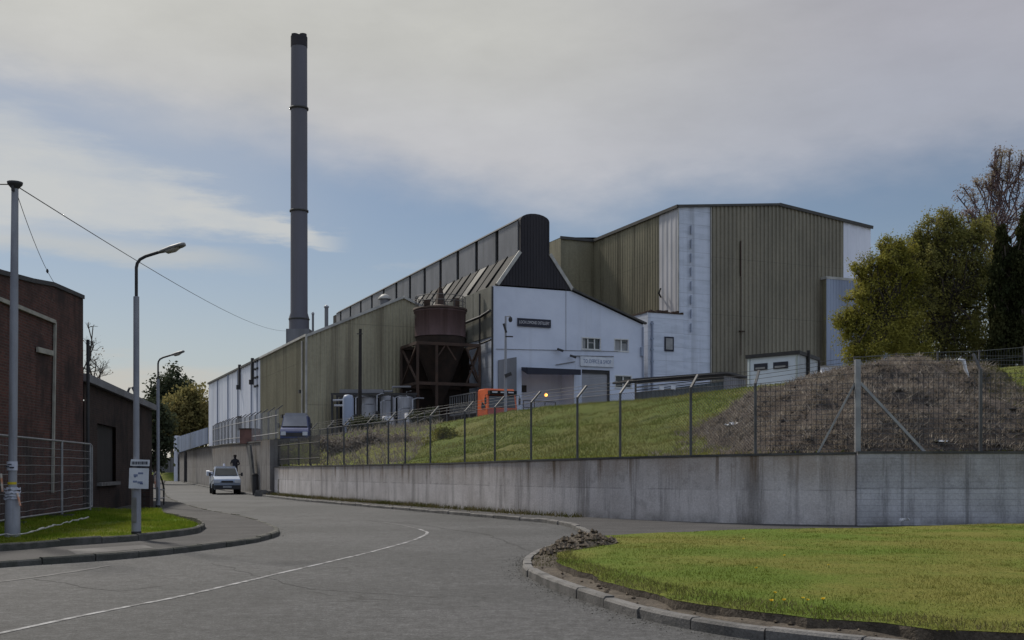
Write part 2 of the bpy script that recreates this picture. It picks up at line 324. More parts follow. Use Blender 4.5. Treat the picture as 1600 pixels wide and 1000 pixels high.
    M['lens'] = mat('lamp_lens', (.5,.52,.55), (.42,.44,.48), .2, 3, None, .35, .65, None, 0, 20, 0, 30, 0, .6)
    M['plate'] = mat('number_plate', (.3,.31,.33), (.25,.26,.28), .5, 3)
    M['lamp_grey'] = mat('lamp_housing', (.2,.195,.19), (.15,.148,.145), .5, 3, None, .35, .65, None, .08, 30)
    M['lamp_bowl'] = mat('dirty_lamp_bowl', (.42,.4,.36), (.32,.3,.27), .3, 4)
    M['pole_dark'] = mat('creosoted_timber', (.02,.018,.017), (.03,.026,.024), .85, 3, (1,1,.2))
    M['cable'] = mat('black_cable', (.02,.02,.022), (.025,.025,.027), .7, 3)
    M['pale_strip'] = mat('pale_painted_pipe', (.36,.34,.29), (.26,.245,.21), .7, 3)
    M['paper'] = mat('weathered_paper', (.52,.53,.6), (.42,.43,.5), .8, 8)
    M['tape_yellow'] = mat('yellow_tape', (.6,.45,.02), (.5,.38,.02), .5, 8)
    M['tape_orange'] = mat('orange_white_tape', (.6,.25,.14), (.6,.56,.5), .6, 7)
    M['rope'] = mat('pale_tape', (.4,.4,.38), (.28,.28,.26), .8, 6)
    M['bark'] = mat('bark', (.075,.06,.048), (.045,.037,.03), .95, 4, (1,1,.3), .35, .65, None, .2, 25, .5, 20)
    M['twig'] = mat('reddish_twigs', (.13,.085,.085), (.09,.06,.06), .95, 3)
    M['leaf_bright'] = leafmat('spring_leaf', ((.27,.245,.05), (.16,.16,.038), (.33,.3,.07)))
    M['leaf_dark'] = leafmat('olive_leaf', ((.21,.2,.06), (.14,.14,.045), (.27,.25,.08)))
    M['leaf_conifer'] = leafmat('conifer_foliage', ((.035,.04,.018), (.02,.025,.012), (.05,.052,.022)), .1)
    M['leaf_far'] = leafmat('far_leaf', ((.2,.18,.07), (.13,.125,.055), (.25,.21,.085)), .4)
    M['leaf_far_dark'] = leafmat('far_dark_leaf', ((.055,.066,.04), (.038,.048,.032), (.07,.08,.045)), .25)
    M['bud'] = leafmat('pinkish_buds', ((.3,.22,.2), (.22,.165,.155), (.3,.25,.17)), .3)
    M['leaf_bush'] = leafmat('yellow_green_leaf', ((.14,.14,.025), (.09,.1,.02), (.17,.15,.03)), .3, 1.0)
    M['leaf_hedge'] = leafmat('grey_green_leaf', ((.06,.068,.04), (.04,.048,.03), (.08,.085,.05)), .2, 1.0)
    M['dead'] = leafmat('dead_stalks', ((.26,.22,.185), (.15,.125,.105), (.31,.27,.225)), .2, 1.3)
    M['dead_green'] = leafmat('half_dead_growth', ((.12,.11,.045), (.15,.12,.075), (.08,.08,.03)), .2, 1.0)
    M['blade'] = leafmat('grass_blade', ((.14,.172,.034), (.1,.132,.024), (.185,.18,.05)), .35, .28)
    M['blade_lush'] = leafmat('lush_grass_blade', ((.14,.2,.02), (.09,.15,.014), (.19,.22,.03)), .35, .9)
    M['blade_bank'] = leafmat('bank_grass_blade', ((.14,.165,.034), (.1,.125,.025), (.19,.185,.055)), .35, .3)
    M['petal'] = mat('dandelion_petal', (.75,.52,.02), (.65,.42,.02), .8, 20)
    M['stem'] = mat('flower_stem', (.08,.12,.03), (.06,.1,.02), .9, 9)
    M['litter'] = mat('white_litter', (.7,.7,.72), (.55,.55,.57), .7, 7)
    M['skin'] = mat('skin', (.4,.25,.19), (.36,.22,.17), .6, 5)
    M['dark_cloth'] = mat('dark_clothing', (.018,.018,.022), (.025,.024,.028), .95, 6)
    M['hair'] = mat('dark_hair', (.02,.016,.013), (.03,.024,.02), .9, 9)
    M['rust_box'] = mat('rusty_red_box', (.17,.09,.075), (.12,.065,.055), .8, 2)
    M['timber'] = mat('slatted_grey_timber', (.11,.11,.115), (.08,.08,.085), .8, 2, (1,1,.3))
    m, k, b = new_mat('lit_lamp'); b.inputs['Base Color'].default_value = (.9,.5,.15,1); b.inputs['Emission Color'].default_value = (1,.42,.07,1); b.inputs['Emission Strength'].default_value = 1.3
    M['lit'] = m
setup_materials()
# ------------------------------------------------------------------ camera, sun, sky
cam = bpy.data.cameras.new('camera'); camo = bpy.data.objects.new('camera', cam); COL.objects.link(camo)
camo.location = (0,0,H); camo.rotation_euler = (math.radians(90),0,0)
cam.sensor_width = 36; cam.lens = 36*F/1600; cam.shift_y = 235/1600; cam.clip_start = .1; cam.clip_end = 6000
SC.camera = camo
SAZ, SEL = math.radians(-36), math.radians(46)
SD = Vector((math.sin(SAZ)*math.cos(SEL), math.cos(SAZ)*math.cos(SEL), math.sin(SEL)))
sun = bpy.data.lights.new('sun', 'SUN'); sun.energy = 3.2; sun.angle = math.radians(6); sun.color = (1,.94,.84)
suno = bpy.data.objects.new('sun', sun); COL.objects.link(suno); suno.rotation_euler = (-SD).to_track_quat('-Z','Y').to_euler(); suno.location = (0,0,80)
wd = bpy.data.worlds.new('World'); SC.world = wd; wd.use_nodes = True
k = NT(wd.node_tree); wd.node_tree.nodes.clear()
tc = k.n('ShaderNodeTexCoord').outputs['Generated']
sky = k.n('ShaderNodeTexSky', sky_type='NISHITA'); sky.sun_disc = False; sky.sun_elevation = SEL; sky.sun_rotation = SAZ
sky.altitude = 60; sky.air_density = 1.0; sky.dust_density = .45; sky.ozone_density = 1.5
xyz = k.n('ShaderNodeSeparateXYZ', {0: tc})
az = k.math('MULTIPLY', k.math('ARCTAN2', xyz.outputs[0], xyz.outputs[1]), 57.2958)
el = k.math('MULTIPLY', k.math('ARCSINE', xyz.outputs[2]), 57.2958)
ae = k.n('ShaderNodeCombineXYZ', {0: az, 1: el}).outputs[0]
def an(scale, sx, sy, detail=6, rough=.6, off=0):          # noise over azimuth / elevation in degrees
    v = k.n('ShaderNodeMapping', {0: ae, 1: (off, off*.7, 0), 3: (sx, sy, 1)}).outputs[0]
    return k.math('SUBTRACT', k.n('ShaderNodeTexNoise', {'Vector': v, 'Scale': scale, 'Detail': detail, 'Roughness': rough}).outputs['Fac'], .5)
def bump_(x, c, w): return k.math('POWER', 2.718, k.math('MULTIPLY', k.math('POWER', k.math('DIVIDE', k.math('SUBTRACT', x, c), w), 2.0), -1.0))
n_big = an(.05, 1, 2.2, 6, .55); n_mid = an(.16, 1, 2.6, 7, .62, 11); n_str = an(.10, 1, 5.0, 7, .62, 31)
# main cloud sheet, its lower edge dropping from the upper left towards the middle
edge = k.math('ADD', 14.1, k.math('MULTIPLY', k.math('MINIMUM', az, 0.0), -.155))
sheet = k.ss(k.math('ADD', k.math('SUBTRACT', el, edge), k.math('ADD', k.math('MULTIPLY', n_big, 7.0), k.math('MULTIPLY', n_mid, 2.0))), -2.2, 2.0)
hole = k.math('MULTIPLY', k.math('MULTIPLY', bump_(az, -24, 7), bump_(k.math('ADD', el, k.math('MULTIPLY', n_mid, 3.0)), 17.0, 1.0)), .55)
sheet = k.math('MULTIPLY', sheet, k.math('SUBTRACT', 1.0, hole))
sheet = k.math('MULTIPLY', sheet, k.math('SUBTRACT', 1.0, k.math('MULTIPLY', k.ss(k.math('ABSOLUTE', az), 60.0, 105.0), .25)))   # unseen gaps added behind the camera for bluer fill on the fronts
# feathered wisp under it on the left, tapering to the right
t_ = k.math('DIVIDE', k.math('ADD', az, 26.0), 16.0, None, True)
wc = k.math('ADD', 13.9, k.math('MULTIPLY', t_, -2.1))
wh = k.math('ADD', .55, k.math('MULTIPLY', k.math('SUBTRACT', 1.0, t_), 2.6))
wq = k.math('DIVIDE', k.math('ABSOLUTE', k.math('ADD', k.math('SUBTRACT', el, wc), k.math('MULTIPLY', n_str, 5.5))), wh)
wisp = k.math('MULTIPLY', k.ss(wq, 1.4, .3), k.ss(az, -8.0, -10.6))
wisp = k.math('MULTIPLY', wisp, k.math('ADD', .92, k.math('MULTIPLY', n_mid, 1.2)), None, True)
st = k.math('MULTIPLY', k.ss(k.math('ABSOLUTE', k.math('ADD', k.math('SUBTRACT', el, k.math('ADD', 10.75, k.math('MULTIPLY', k.math('ADD', az, 25.0), -.055))), k.math('MULTIPLY', n_str, 2.2))), .75, .05), k.ss(az, -10.5, -17.0))
low = k.math('MULTIPLY', k.ss(k.math('ADD', k.math('ADD', bump_(el, 4.2, 2.3), k.math('MULTIPLY', n_str, 1.6)), k.math('MULTIPLY', n_mid, .5)), .62, 1.15), k.ss(az, -11.0, -16.5))
thin = k.math('MULTIPLY', k.ss(k.math('ADD', n_str, n_mid), .12, .4), k.math('MULTIPLY', bump_(el, 9.5, 3.0), .35))
side = k.ss(az, -3.0, 22.0)
upc = k.ss(el, 15.0, 22.0)
c_edge = k.mix(side, (.53,.53,.55), (.395,.42,.49)); c_top = k.mix(side, (.56,.555,.52), (.40,.398,.44))
c_sheet = k.mix(upc, c_edge, c_top)
c_sheet = k.mix(k.ss(k.math('ABSOLUTE', az), 55.0, 110.0), c_sheet, (.74,.86,1.1))      # unseen bright bluish cloud added behind the camera as fill for the facades
c_sheet = k.mix(1.0, c_sheet, k.n('ShaderNodeMapRange', {0: k.math('ADD', n_big, k.math('MULTIPLY', n_mid, .5)), 1: -.3, 2: .3, 3: .88, 4: 1.12}).outputs[0], 'MULTIPLY')
# thin veil towards the horizon takes the saturation out of the blue
blue = k.mix(1.0, sky.outputs[0], (.475,.445,.43), 'MULTIPLY')
S = .115
EXP = .35; E_ = 1/(S*2**EXP)
def cl(c): return k.mix(1.0, c, (E_, E_, E_), 'MULTIPLY')
veil = k.math('MULTIPLY', k.ss(el, 13.0, -1.0), .7)
c = k.mix(veil, blue, cl((.44,.465,.485)))
c = k.mix(k.ss(el, 0.5, -3.0), c, cl((.1,.1,.09)))
c = k.mix(thin, c, cl((.5,.52,.54)))
c = k.mix(k.math('MULTIPLY', k.math('MULTIPLY', k.ss(az, -5.0, -17.0), k.ss(el, 10.2, 13.0)), .34), c, cl((.52,.545,.57)))
c = k.mix(k.math('MULTIPLY', low, .75), c, cl((.56,.53,.48)))
c = k.mix(k.math('MULTIPLY', st, .6), c, cl((.56,.56,.53)))
c = k.mix(k.math('MULTIPLY', wisp, .82), c, cl((.60,.605,.585)))
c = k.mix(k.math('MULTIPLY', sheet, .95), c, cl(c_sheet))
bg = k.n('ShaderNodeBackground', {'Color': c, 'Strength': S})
k.t.links.new(bg.outputs[0], k.n('ShaderNodeOutputWorld').inputs[0])
SC.view_settings.view_transform = 'Standard'; SC.view_settings.look = 'None'; SC.view_settings.gamma = 1; SC.view_settings.exposure = EXP
SC.cycles.max_bounces = 6; SC.cycles.transparent_max_bounces = 8

# ------------------------------------------------------------------ surfaces
def resample(pts, n):
    pts = [Vector(p) for p in pts]; d = [0]
    for a, b in zip(pts, pts[1:]): d.append(d[-1]+(b-a).length)
    out = []
    for i in range(n):
        t = d[-1]*i/(n-1); j = max(0, min(len(pts)-2, int(np.searchsorted(d, t, 'right'))-1))
        out.append(pts[j].lerp(pts[j+1], (t-d[j])/max(1e-9, d[j+1]-d[j])))
    return out
def smooth_line(pts, n=60):
    """Catmull-Rom through the points, evenly resampled"""
    P = [Vector(p) for p in pts]; P = [P[0]*2-P[1]]+P+[P[-1]*2-P[-2]]; out = []
    for i in range(1, len(P)-2):
        for q in range(12):
            t = q/12; a, b, c_, d = P[i-1], P[i], P[i+1], P[i+2]
            out.append(.5*((2*b)+(c_-a)*t+(2*a-5*b+4*c_-d)*t*t+(3*b-a-3*c_+d)*t**3))
    out.append(P[-2]); return resample(out, n)
def ruled(a, b, m, zf=None):
    """grid between two equally sampled lines, zf(i, j, point, t) may move each point"""
    g = []
    for i, (p, q) in enumerate(zip(a, b)):
        row = []
        for j in range(m):
            t = j/(m-1); r = p.lerp(q, t)
            if zf: r = zf(i, j, r, t)
            row.append(r)
        g.append(row)
    return g
def grid_mb(g, mb=None):
    mb = mb or MB(); n, m = len(g), len(g[0])
    return mb.add([p for r in g for p in r], [(i*m+j, (i+1)*m+j, (i+1)*m+j+1, i*m+j+1) for i in range(n-1) for j in range(m-1)], 0, True)
def vnoise(x, y, s, seed=0):
    """smooth value noise"""
    x *= s; y *= s; xi, yi = math.floor(x), math.floor(y); fx, fy = x-xi, y-yi
    def h(a, b): return ((math.sin(a*127.1+b*311.7+seed*74.7)*43758.5453) % 1.0)
    fx = fx*fx*(3-2*fx); fy = fy*fy*(3-2*fy)
    return lerp(lerp(h(xi,yi), h(xi+1,yi), fx), lerp(h(xi,yi+1), h(xi+1,yi+1), fx), fy)-.5
def fbm(x, y, s, seed=0): return vnoise(x,y,s,seed)+.5*vnoise(x,y,s*2.1,seed+3)+.25*vnoise(x,y,s*4.3,seed+5)
def tris(name, base, tip_h, width, lean, material, kind='stuff', parent=None, seg_up=None):
    """many small pointed blades as one mesh; base (n,3), tip_h (n,)"""
    n = len(base); a = rng.uniform(0, 2*np.pi, n); la = rng.uniform(0, 2*np.pi, n); ll = rng.uniform(0, 1, n)*lean*tip_h
    w = width*(.6+.8*rng.random(n)); dx, dy = np.cos(a)*w/2, np.sin(a)*w/2
    v = np.empty((n, 3, 3), np.float32)
    v[:,0] = base; v[:,0,0] -= dx; v[:,0,1] -= dy
    v[:,1] = base; v[:,1,0] += dx; v[:,1,1] += dy
    v[:,2] = base; v[:,2,0] += np.cos(la)*ll; v[:,2,1] += np.sin(la)*ll; v[:,2,2] += tip_h
    return raw_faces(name, v.reshape(-1,3), 3, material, kind, parent)
def raw_faces(name, v, k_, material, kind=None, parent=None):
    me = bpy.data.meshes.new(name); n = len(v)//k_
    if parent is not None: v = v-np.array(parent['org'], np.float32)
    me.vertices.add(len(v)); me.vertices.foreach_set('co', np.ascontiguousarray(v, np.float32).ravel())
    me.loops.add(n*k_); me.loops.foreach_set('vertex_index', np.arange(n*k_, dtype=np.int32))
    me.polygons.add(n); me.polygons.foreach_set('loop_start', np.arange(0, n*k_, k_, dtype=np.int32)); me.polygons.foreach_set('loop_total', np.full(n, k_, np.int32))
    me.update(calc_edges=True); me.materials.append(material)
    o = bpy.data.objects.new(name, me); COL.objects.link(o); o['org'] = list(parent['org']) if parent is not None else [0,0,0]
    if parent is not None: o.parent = parent
    if kind: o['kind'] = kind
    return o
def on_grid(g, n, keep=None):
    """n random points on a grid, weighted by cell area"""
    P = np.array([[tuple(p) for p in r] for r in g]); a = P[:-1,:-1]; b = P[1:,:-1]; c_ = P[1:,1:]; d = P[:-1,1:]
    ar = np.linalg.norm(np.cross(c_-a, d-b), axis=2).ravel(); ar /= ar.sum()
    idx = rng.choice(len(ar), n, p=ar); u = rng.random((n,1)); w = rng.random((n,1))
    a, b, c_, d = [q.reshape(-1,3)[idx] for q in (a,b,c_,d)]
    p = a*(1-u)*(1-w)+b*u*(1-w)+c_*u*w+d*(1-u)*w
    if keep is not None: p = p[keep(p)]
    return p

# ground to the horizon
MB().quad((-3000,-400,-.06),(3000,-400,-.06),(3000,5000,-.06),(-3000,5000,-.06)).build('ground', M['ground'])['kind'] = 'structure'

# wall line (front face), from the far end of the lane round the bend to the right
WALLP = [(280,752),(350,764.6),(395,771),(430,775)]
WFAR = [Vector((-45.9,152.6,0)), Vector((-22.5,86.5,0)), Vector((-16.9,72.0,0)), Vector((-13.95,65.0,0))]
WNEAR = smooth_line([(-13.95,64.9,0),(-9.57,55.2,0),(-5.46,47.2,0),(-2.42,41.4,0),(0.0,36.6,0),(1.92,33.5,0),(3.6,31.4,0),(5.17,29.9,0),(6.66,28.95,0),(8.78,28.3,0)], 70)
WRIGHT = [Vector((8.80,28.2,0)), Vector((42,28.2,0))]
def wall_top(i, n): return interp(i/(n-1), [0,.35,.6,.8,1], [1.74,1.77,1.8,1.88,1.98])

# road: one sheet wide enough for the bend and the lane
KL = smooth_line([G(-900,960),G(-420,918),G(0,887),G(100,880),G(200,873),G(300,862),G(400,848),G(433,838),G(437,833),G(424,825),G(380,811),G(310,797),G(265,780),G(256,766),G(256,757),G(258,751.5)], 130)   # left kerb line
KWALL = smooth_line([G(285,753.5),G(352,767.5),G(420,777.0),G(470,783),G(560,791),G(700,803.5),G(800,812.5),G(860,818),G(895,826),G(916,839),G(920,846)], 90)   # kerb below the wall
KR = smooth_line([G(905,850),G(872,858),G(838,868),G(820,880),G(816,890),G(824,902),G(850,915),G(900,935),G(1000,967),G(1100,988),G(1200,1003),G(1330,1018),G(1500,1034),G(1800,1052),G(2400,1075)], 110)   # lawn kerb
mb = MB(); mb.quad((-60,-10,0),(60,-10,0),(60,30,0),(-60,30,0)); mb.quad((-60,30,0),(60,30,0),(60,170,0),(-60,170,0)); mb.build('road', M['tarmac'])['kind'] = 'structure'

def strip(line, w0, w1, z, name, m, wobble=0):
    mb = MB(); vs = []
    for i, p in enumerate(line):
        a = line[max(0,i-1)]; b = line[min(len(line)-1,i+1)]; d = (b-a).normalized(); nn = Vector((-d.y, d.x, 0))
        wq = wobble*vnoise(p.x, p.y, 3.0)
        vs += [p+nn*(w0+wq)+Vector((0,0,z)), p+nn*(w1+wq)+Vector((0,0,z))]
    mb.add(vs, [(2*i, 2*i+1, 2*i+3, 2*i+2) for i in range(len(line)-1)]); o = mb.build(name, m); o['kind'] = 'structure'; return o
CL = smooth_line([G(-300,1060),G(0,990),G(150,958),G(300,928),G(450,893),G(570,865),G(640,846),G(664,836),G(667,831.5),G(655,827)], 120)
strip(CL, -.038, .038, .005, 'road_marking', M['paint'], .016)
strip(resample([G(655,827),G(630,821),G(590,815)], 14), -.045, .045, .005, 'road_marking', M['faint_paint'], .03)
strip(smooth_line([G(-200,926),G(0,909),G(110,894),G(170,884)], 30), -.05, .05, .005, 'road_marking', M['faint_paint'], .04)

def kerb(name, line, stone, w, h, side, m, gap=.012, skip=(), jitter=.012):
    """row of kerb stones; side = +1 puts the stone left of the travel direction"""
    L = resample(line, max(3, int(sum((b-a).length for a, b in zip(line, line[1:]))/stone)*4+1)); mb = MB()
    for i in range(0, len(L)-4, 4):
        seg = L[i:i+5]; hh = h+random.uniform(-jitter, jitter); off = random.uniform(-jitter, jitter)
        if i//4 in skip: continue
        vs = []
        for j, p in enumerate(seg):
            a = L[max(0,i+j-1)]; b = L[min(len(L)-1,i+j+1)]; d = (b-a).normalized(); nn = Vector((-d.y,d.x,0))*side
            q = p + d*(gap if j == 0 else -gap if j == 4 else 0) + nn*off
            hz = p.z
            for o_, z in ((0,-.05),(0,h*.0+hh-.025),(.025,hh),(w,hh),(w,-.05)): vs.append(q+nn*o_+Vector((0,0,z)))
        fs = [(j*5+q_, j*5+q_+1, (j+1)*5+q_+1, (j+1)*5+q_) for j in range(4) for q_ in range(4)]+[(0,1,2,3,4),(24,23,22,21,20)]
        mb.add(vs, fs)
    o = mb.build(name, m); o['kind'] = 'structure'; return o
kerb('kerb', KR, .88, .13, .12, 1, M['kerb'])
kerb('kerb', KL, .9, .12, .11, 1, M['kerb_dark'])
kerb('kerb', KWALL, .9, .12, .11, 1, M['kerb'])

def poly_sheet(name, pts, z, m, kind='structure'):
    mb = bmesh.new(); vs = [mb.verts.new((p[0], p[1], z)) for p in pts]; es = [mb.edges.new((vs[i], vs[(i+1)%len(vs)])) for i in range(len(vs))]
    bmesh.ops.triangle_fill(mb, use_beauty=True, edges=es); bmesh.ops.recalc_face_normals(mb, faces=mb.faces)
    for f in mb.faces:
        if f.normal.z < 0: f.normal_flip()
    me = bpy.data.meshes.new(name); mb.to_mesh(me); mb.free(); me.materials.append(m)
    o = bpy.data.objects.new(name, me); COL.objects.link(o); o['kind'] = kind; return o
def offset(line, d):
    out = []
    for i, p in enumerate(line):
        a = line[max(0,i-1)]; b = line[min(len(line)-1,i+1)]; t = (b-a).normalized(); out.append(p+Vector((-t.y,t.x,0))*d)
    return out
# pavement on the left and below the wall
poly_sheet('pavement', offset(KL, .119)+[Vector((-45,100,0)), Vector((-45,3,0))], .1, M['paving'])
poly_sheet('paving_patch', [G(105,859,.104),G(225,851,.104),G(240,856,.104),G(120,866,.104)], .104, M['pale_patch'])
wl = [p+Vector((0,0,0)) for p in WNEAR]
poly_sheet('pavement', offset(KWALL[18:], .119)[:]+[Vector((3.0,22.2,0)), Vector((12,23.0,0)), Vector((42,23,0)), Vector((42,28.3,0))]+[p+Vector((.05,.05,0)) for p in reversed(WNEAR)], .1, M['paving'])
# lawn corner: soil strip inside the kerb, turf behind it
LW_F = offset(KR, .13)
LF = []
for i, p in enumerate(offset(KR, 1.0)):
    t = i/(len(KR)-1); w = interp(t, [0,.06,.14,.2,.27,.4,.6,1], [.35,.7,1.25,1.05,.6,.42,.4,.38])
    LF.append(offset(KR, w)[i] if False else KR[i]+(p-KR[i])*w)
back = resample([G(905,846,.12),G(1000,840,.12),G(1200,832,.12),G(1345,829.5,.12),Vector((13,27.9,.12)),Vector((24,27.9,.12)),Vector((42,27.9,.12))], len(LF))
back = [p.lerp(q, 0) for p, q in zip(back, back)]
def lawn_z(i, j, p, t):
    e = min(1, .75+t*4); z = .14+.10*e+.05*fbm(p.x, p.y, .35, 2)-.02+.02*fbm(p.x, p.y, 2.2, 9)
    z = lerp(z, .13, max(0, (t-.9)/.1))
    return Vector((p.x+(.1*fbm(p.x,p.y,2.5,4) if j == 0 else 0), p.y+(.1*fbm(p.x,p.y,2.5,8) if j == 0 else 0), z))
lawn_rows = ruled(LF, back, 46, lawn_z)
mb = grid_mb(lawn_rows)
# cut turf edge down to the soil
n = len(lawn_rows); ed = [r[0] for r in lawn_rows]
mb.add([p-Vector((0,0,.004)) for p in ed]+[Vector((p.x+.03*fbm(p.x,p.y,6,1), p.y-.04+.03*fbm(p.x,p.y,6,2), .02)) for p in ed], [(i, i+1, n+i+1, n+i) for i in range(n-1)], 1)
mb.build('lawn', [M['lawn'], M['soil']])['kind'] = 'structure'
def soil_z(i, j, p, t):
    tip = max(0, 1-abs(i/(len(KR)-1)-.13)/.13)
    return Vector((p.x, p.y, .085+.05*t+math.sin(t*math.pi)*(.17*tip)+fbm(p.x,p.y,3.2,1)*(.05+.2*tip)))
soil = ruled(LW_F, offset_ := [p+(p-q).normalized()*.15 for p, q in zip(LF, KR)], 14, soil_z)
grid_mb(soil).build('soil_strip', M['soil'])['kind'] = 'structure'
cl_ = MB()
for q in range(560):
    tt = random.random()**2*.9 if q > 420 else random.uniform(.02,.26)
    i = int(tt*(len(KR)-1)); j = random.randrange(2,13); p = soil[i][j]; r = random.uniform(.012,.05)*(1.4 if tt < .26 else .7)
    vs = []; 
    for dx, dy, dz in ((1,0,0),(-1,0,0),(0,1,0),(0,-1,0),(0,0,1),(0,0,-1)): vs.append(p+Vector((dx*random.uniform(.5,1.3),dy*random.uniform(.5,1.3),dz*random.uniform(.5,1)))*r+Vector((0,0,r*.4)))
    cl_.add(vs, [(0,2,4),(2,1,4),(1,3,4),(3,0,4),(2,0,5),(1,2,5),(3,1,5),(0,3,5)])
o = cl_.build('soil_clods', mat('soil_clod', (.085,.066,.048), (.14,.112,.082), .95, 6, None, .35, .65, None, .3, 30, .5, 20, 0, .2, .35)); o['kind'] = 'stuff'
# grass blades: dense close by, plus a ragged fringe along the cut edge
pts = on_grid(lawn_rows, 300000, lambda p: (p[:,1] < 28) & (p[:,0] < 15.5) & (rng.random(len(p)) < np.clip(1.35-p[:,1]/26, .3, 1)))
patch = np.array([fbm(x, y, .8, 5) for x, y in pts[:, :2]])
hgt = rng.uniform(.012,.036,len(pts))*(1+.9*np.clip(patch, -.5, .6))
o = tris('lawn_grass', pts-np.array([0,0,.006]), hgt, .011, 1.1, M['blade'])
fr = on_grid([r[:2] for r in lawn_rows[:95]], 7000)
o = tris('grass_fringe', fr[:5000]-np.array([0,0,.02]), rng.uniform(.02,.08,5000), .012, 1.4, M['dead_green']); o = tris('grass_fringe', fr[5000:]-np.array([0,0,.02]), rng.uniform(.02,.08,len(fr)-5000), .012, 1.4, M['blade'])
sp = on_grid(soil[:40], 2600); o = tris('soil_stubble', sp-np.array([0,0,.01]), rng.uniform(.015,.06,len(sp)), .012, 1.2, M['dead_green'])

# coarser tufts in the turf, grit along the gutters, cracks in the road
tf = on_grid(lawn_rows, 420, lambda p: (p[:,1] < 27)&(p[:,0] < 14)); tb_ = np.repeat(tf, 26, axis=0); tb_[:,:2] += rng.normal(size=(len(tb_),2))*.05
tris('grass_tufts', tb_-np.array([0,0,.01]), rng.uniform(.02,.055,len(tb_)), .014, 1.3, M['blade'])
gr = []
for ln_, a0, a1, n_ in ((KR, -.3, -.01, 1500), (KL, -.3, -.01, 900), (KWALL, -.5, -.02, 1500)):
    for q in range(n_):
        i = random.randrange(1, len(ln_)-2); p = ln_[i].lerp(ln_[i+1], random.random()); d = (ln_[i+1]-ln_[i]).normalized(); w = a1-(abs(random.gauss(0,.5))*(a1-a0)); gr.append(tuple(p+Vector((-d.y,d.x,0))*w+Vector((0,0,.001))))
gr = np.array(gr); o = tris('gutter_grit', gr, rng.uniform(.003,.009,len(gr)), .02, 1.5, M['kerb_dark'])
def crack(pts, w):
    P_ = resample(pts, 60); q_ = [p+Vector((.14*fbm(p.x,p.y,2.1,3), .14*fbm(p.x,p.y,2.1,8), 0)) for p in P_]; strip(q_, -w, w, .003, 'road_crack', M['crack'], w*.8)
crack([G(800,868),G(860,905),G(905,930),G(912,948)], .007); crack([G(330,880),G(420,905),G(480,921),G(700,935)], .006); crack([G(60,905),G(180,925),G(260,915)], .007); crack([G(560,812),G(640,818),G(760,835),G(830,862)], .01)
# left verge with its grass, edged by a dark concrete strip
VF = smooth_line([G(-700,900,.1),G(-330,880,.1),G(0,861,.1),G(100,853,.1),G(215,845,.1),G(300,835,.1),G(316,829,.1),G(319,824,.1),G(306,817,.1),G(262,808,.1)], 70)
VB = resample([G(-700,850,.1)+Vector((-2,0,0)),Vector((-12.6,24,0)),Vector((-13.0,29,0)),Vector((-13.5,34,0)),Vector((-13.3,36,0)),Vector((-11.6,36.6,0))], 70)
def verge_z(i, j, p, t): return Vector((p.x, p.y, lerp(.15, .22, t)+.05*fbm(p.x,p.y,1.1,3)-.03*(j == 0)+max(0, .06*fbm(p.x,p.y,.6,6))))
VB = [Vector((p.x,p.y,.1)) for p in VB]; verge = ruled(offset(VF, .1), VB, 26, verge_z)
grid_mb(verge).build('verge', M['lawn'])['kind'] = 'structure'
kerb('kerb', VF, .9, .07, .135, 1, M['kerb_dark'], .006)
pv = on_grid(verge, 90000, lambda p: p[:,0] > -14.5); ht = rng.uniform(.03,.1,len(pv))*(1+1.3*np.clip([fbm(x,y,1.3,7) for x, y in pv[:,:2]], -.4, .8))
tris('verge_grass', pv-np.array([0,0,.015]), ht, .018, .8, M['blade_lush'])
# ------------------------------------------------------------------ grass bank, yard and mound behind the wall
BK = [ # px, wall X, wall Y, wall z, crest px, crest Y, crest z, yard z
 (280,-45.9,152.9,3.9, 156,3.9,3.6),(350,-22.4,86.9,3.5,90,3.5,3.3),(395,-16.8,72.4,3.3,75,3.25,3.2),(411,-15.4,68.2,3.28,70.5,3.2,3.2),(427,-14.2,65.6,3.2,68,3.1,3.1)]
BK2 = []
for px, cy, cz, yz in ((430,68.5,3.05,3.1),(500,68,3.45,3.4),(560,70,4.0,3.9),(600,72,4.2,4.2),(640,73,4.33,4.4),(700,72,4.6,4.75),(745,70,4.86,4.8),(800,68,5.1,4.8),(900,65,5.3,4.8),(1000,62,5.37,4.8),(1100,58,5.5,4.9),(1200,55,5.66,5.0),(1330,51,5.72,5.0)):
    ray = Vector(((px-800)/F, 1, 0)); best = min(WNEAR, key=lambda p: abs(p.x-ray.x*p.y)); i = WNEAR.index(best)
    BK2.append((px, best.x, best.y, wall_top(i, 70)-.06, cy, cz, yz))
BK2 += [(1420,10.2,28.2,1.95,50,5.86,5.0),(1530,11.9,28.2,1.95,48,5.85,5.0),(1600,13.0,28.2,1.95,46,5.84,5.0),(1800,16.3,28.2,1.95,46,5.9,5.2),(2400,26,28.2,1.95,46,5.9,5.2),(3300,40,28.2,1.95,46,5.9,5.2)]
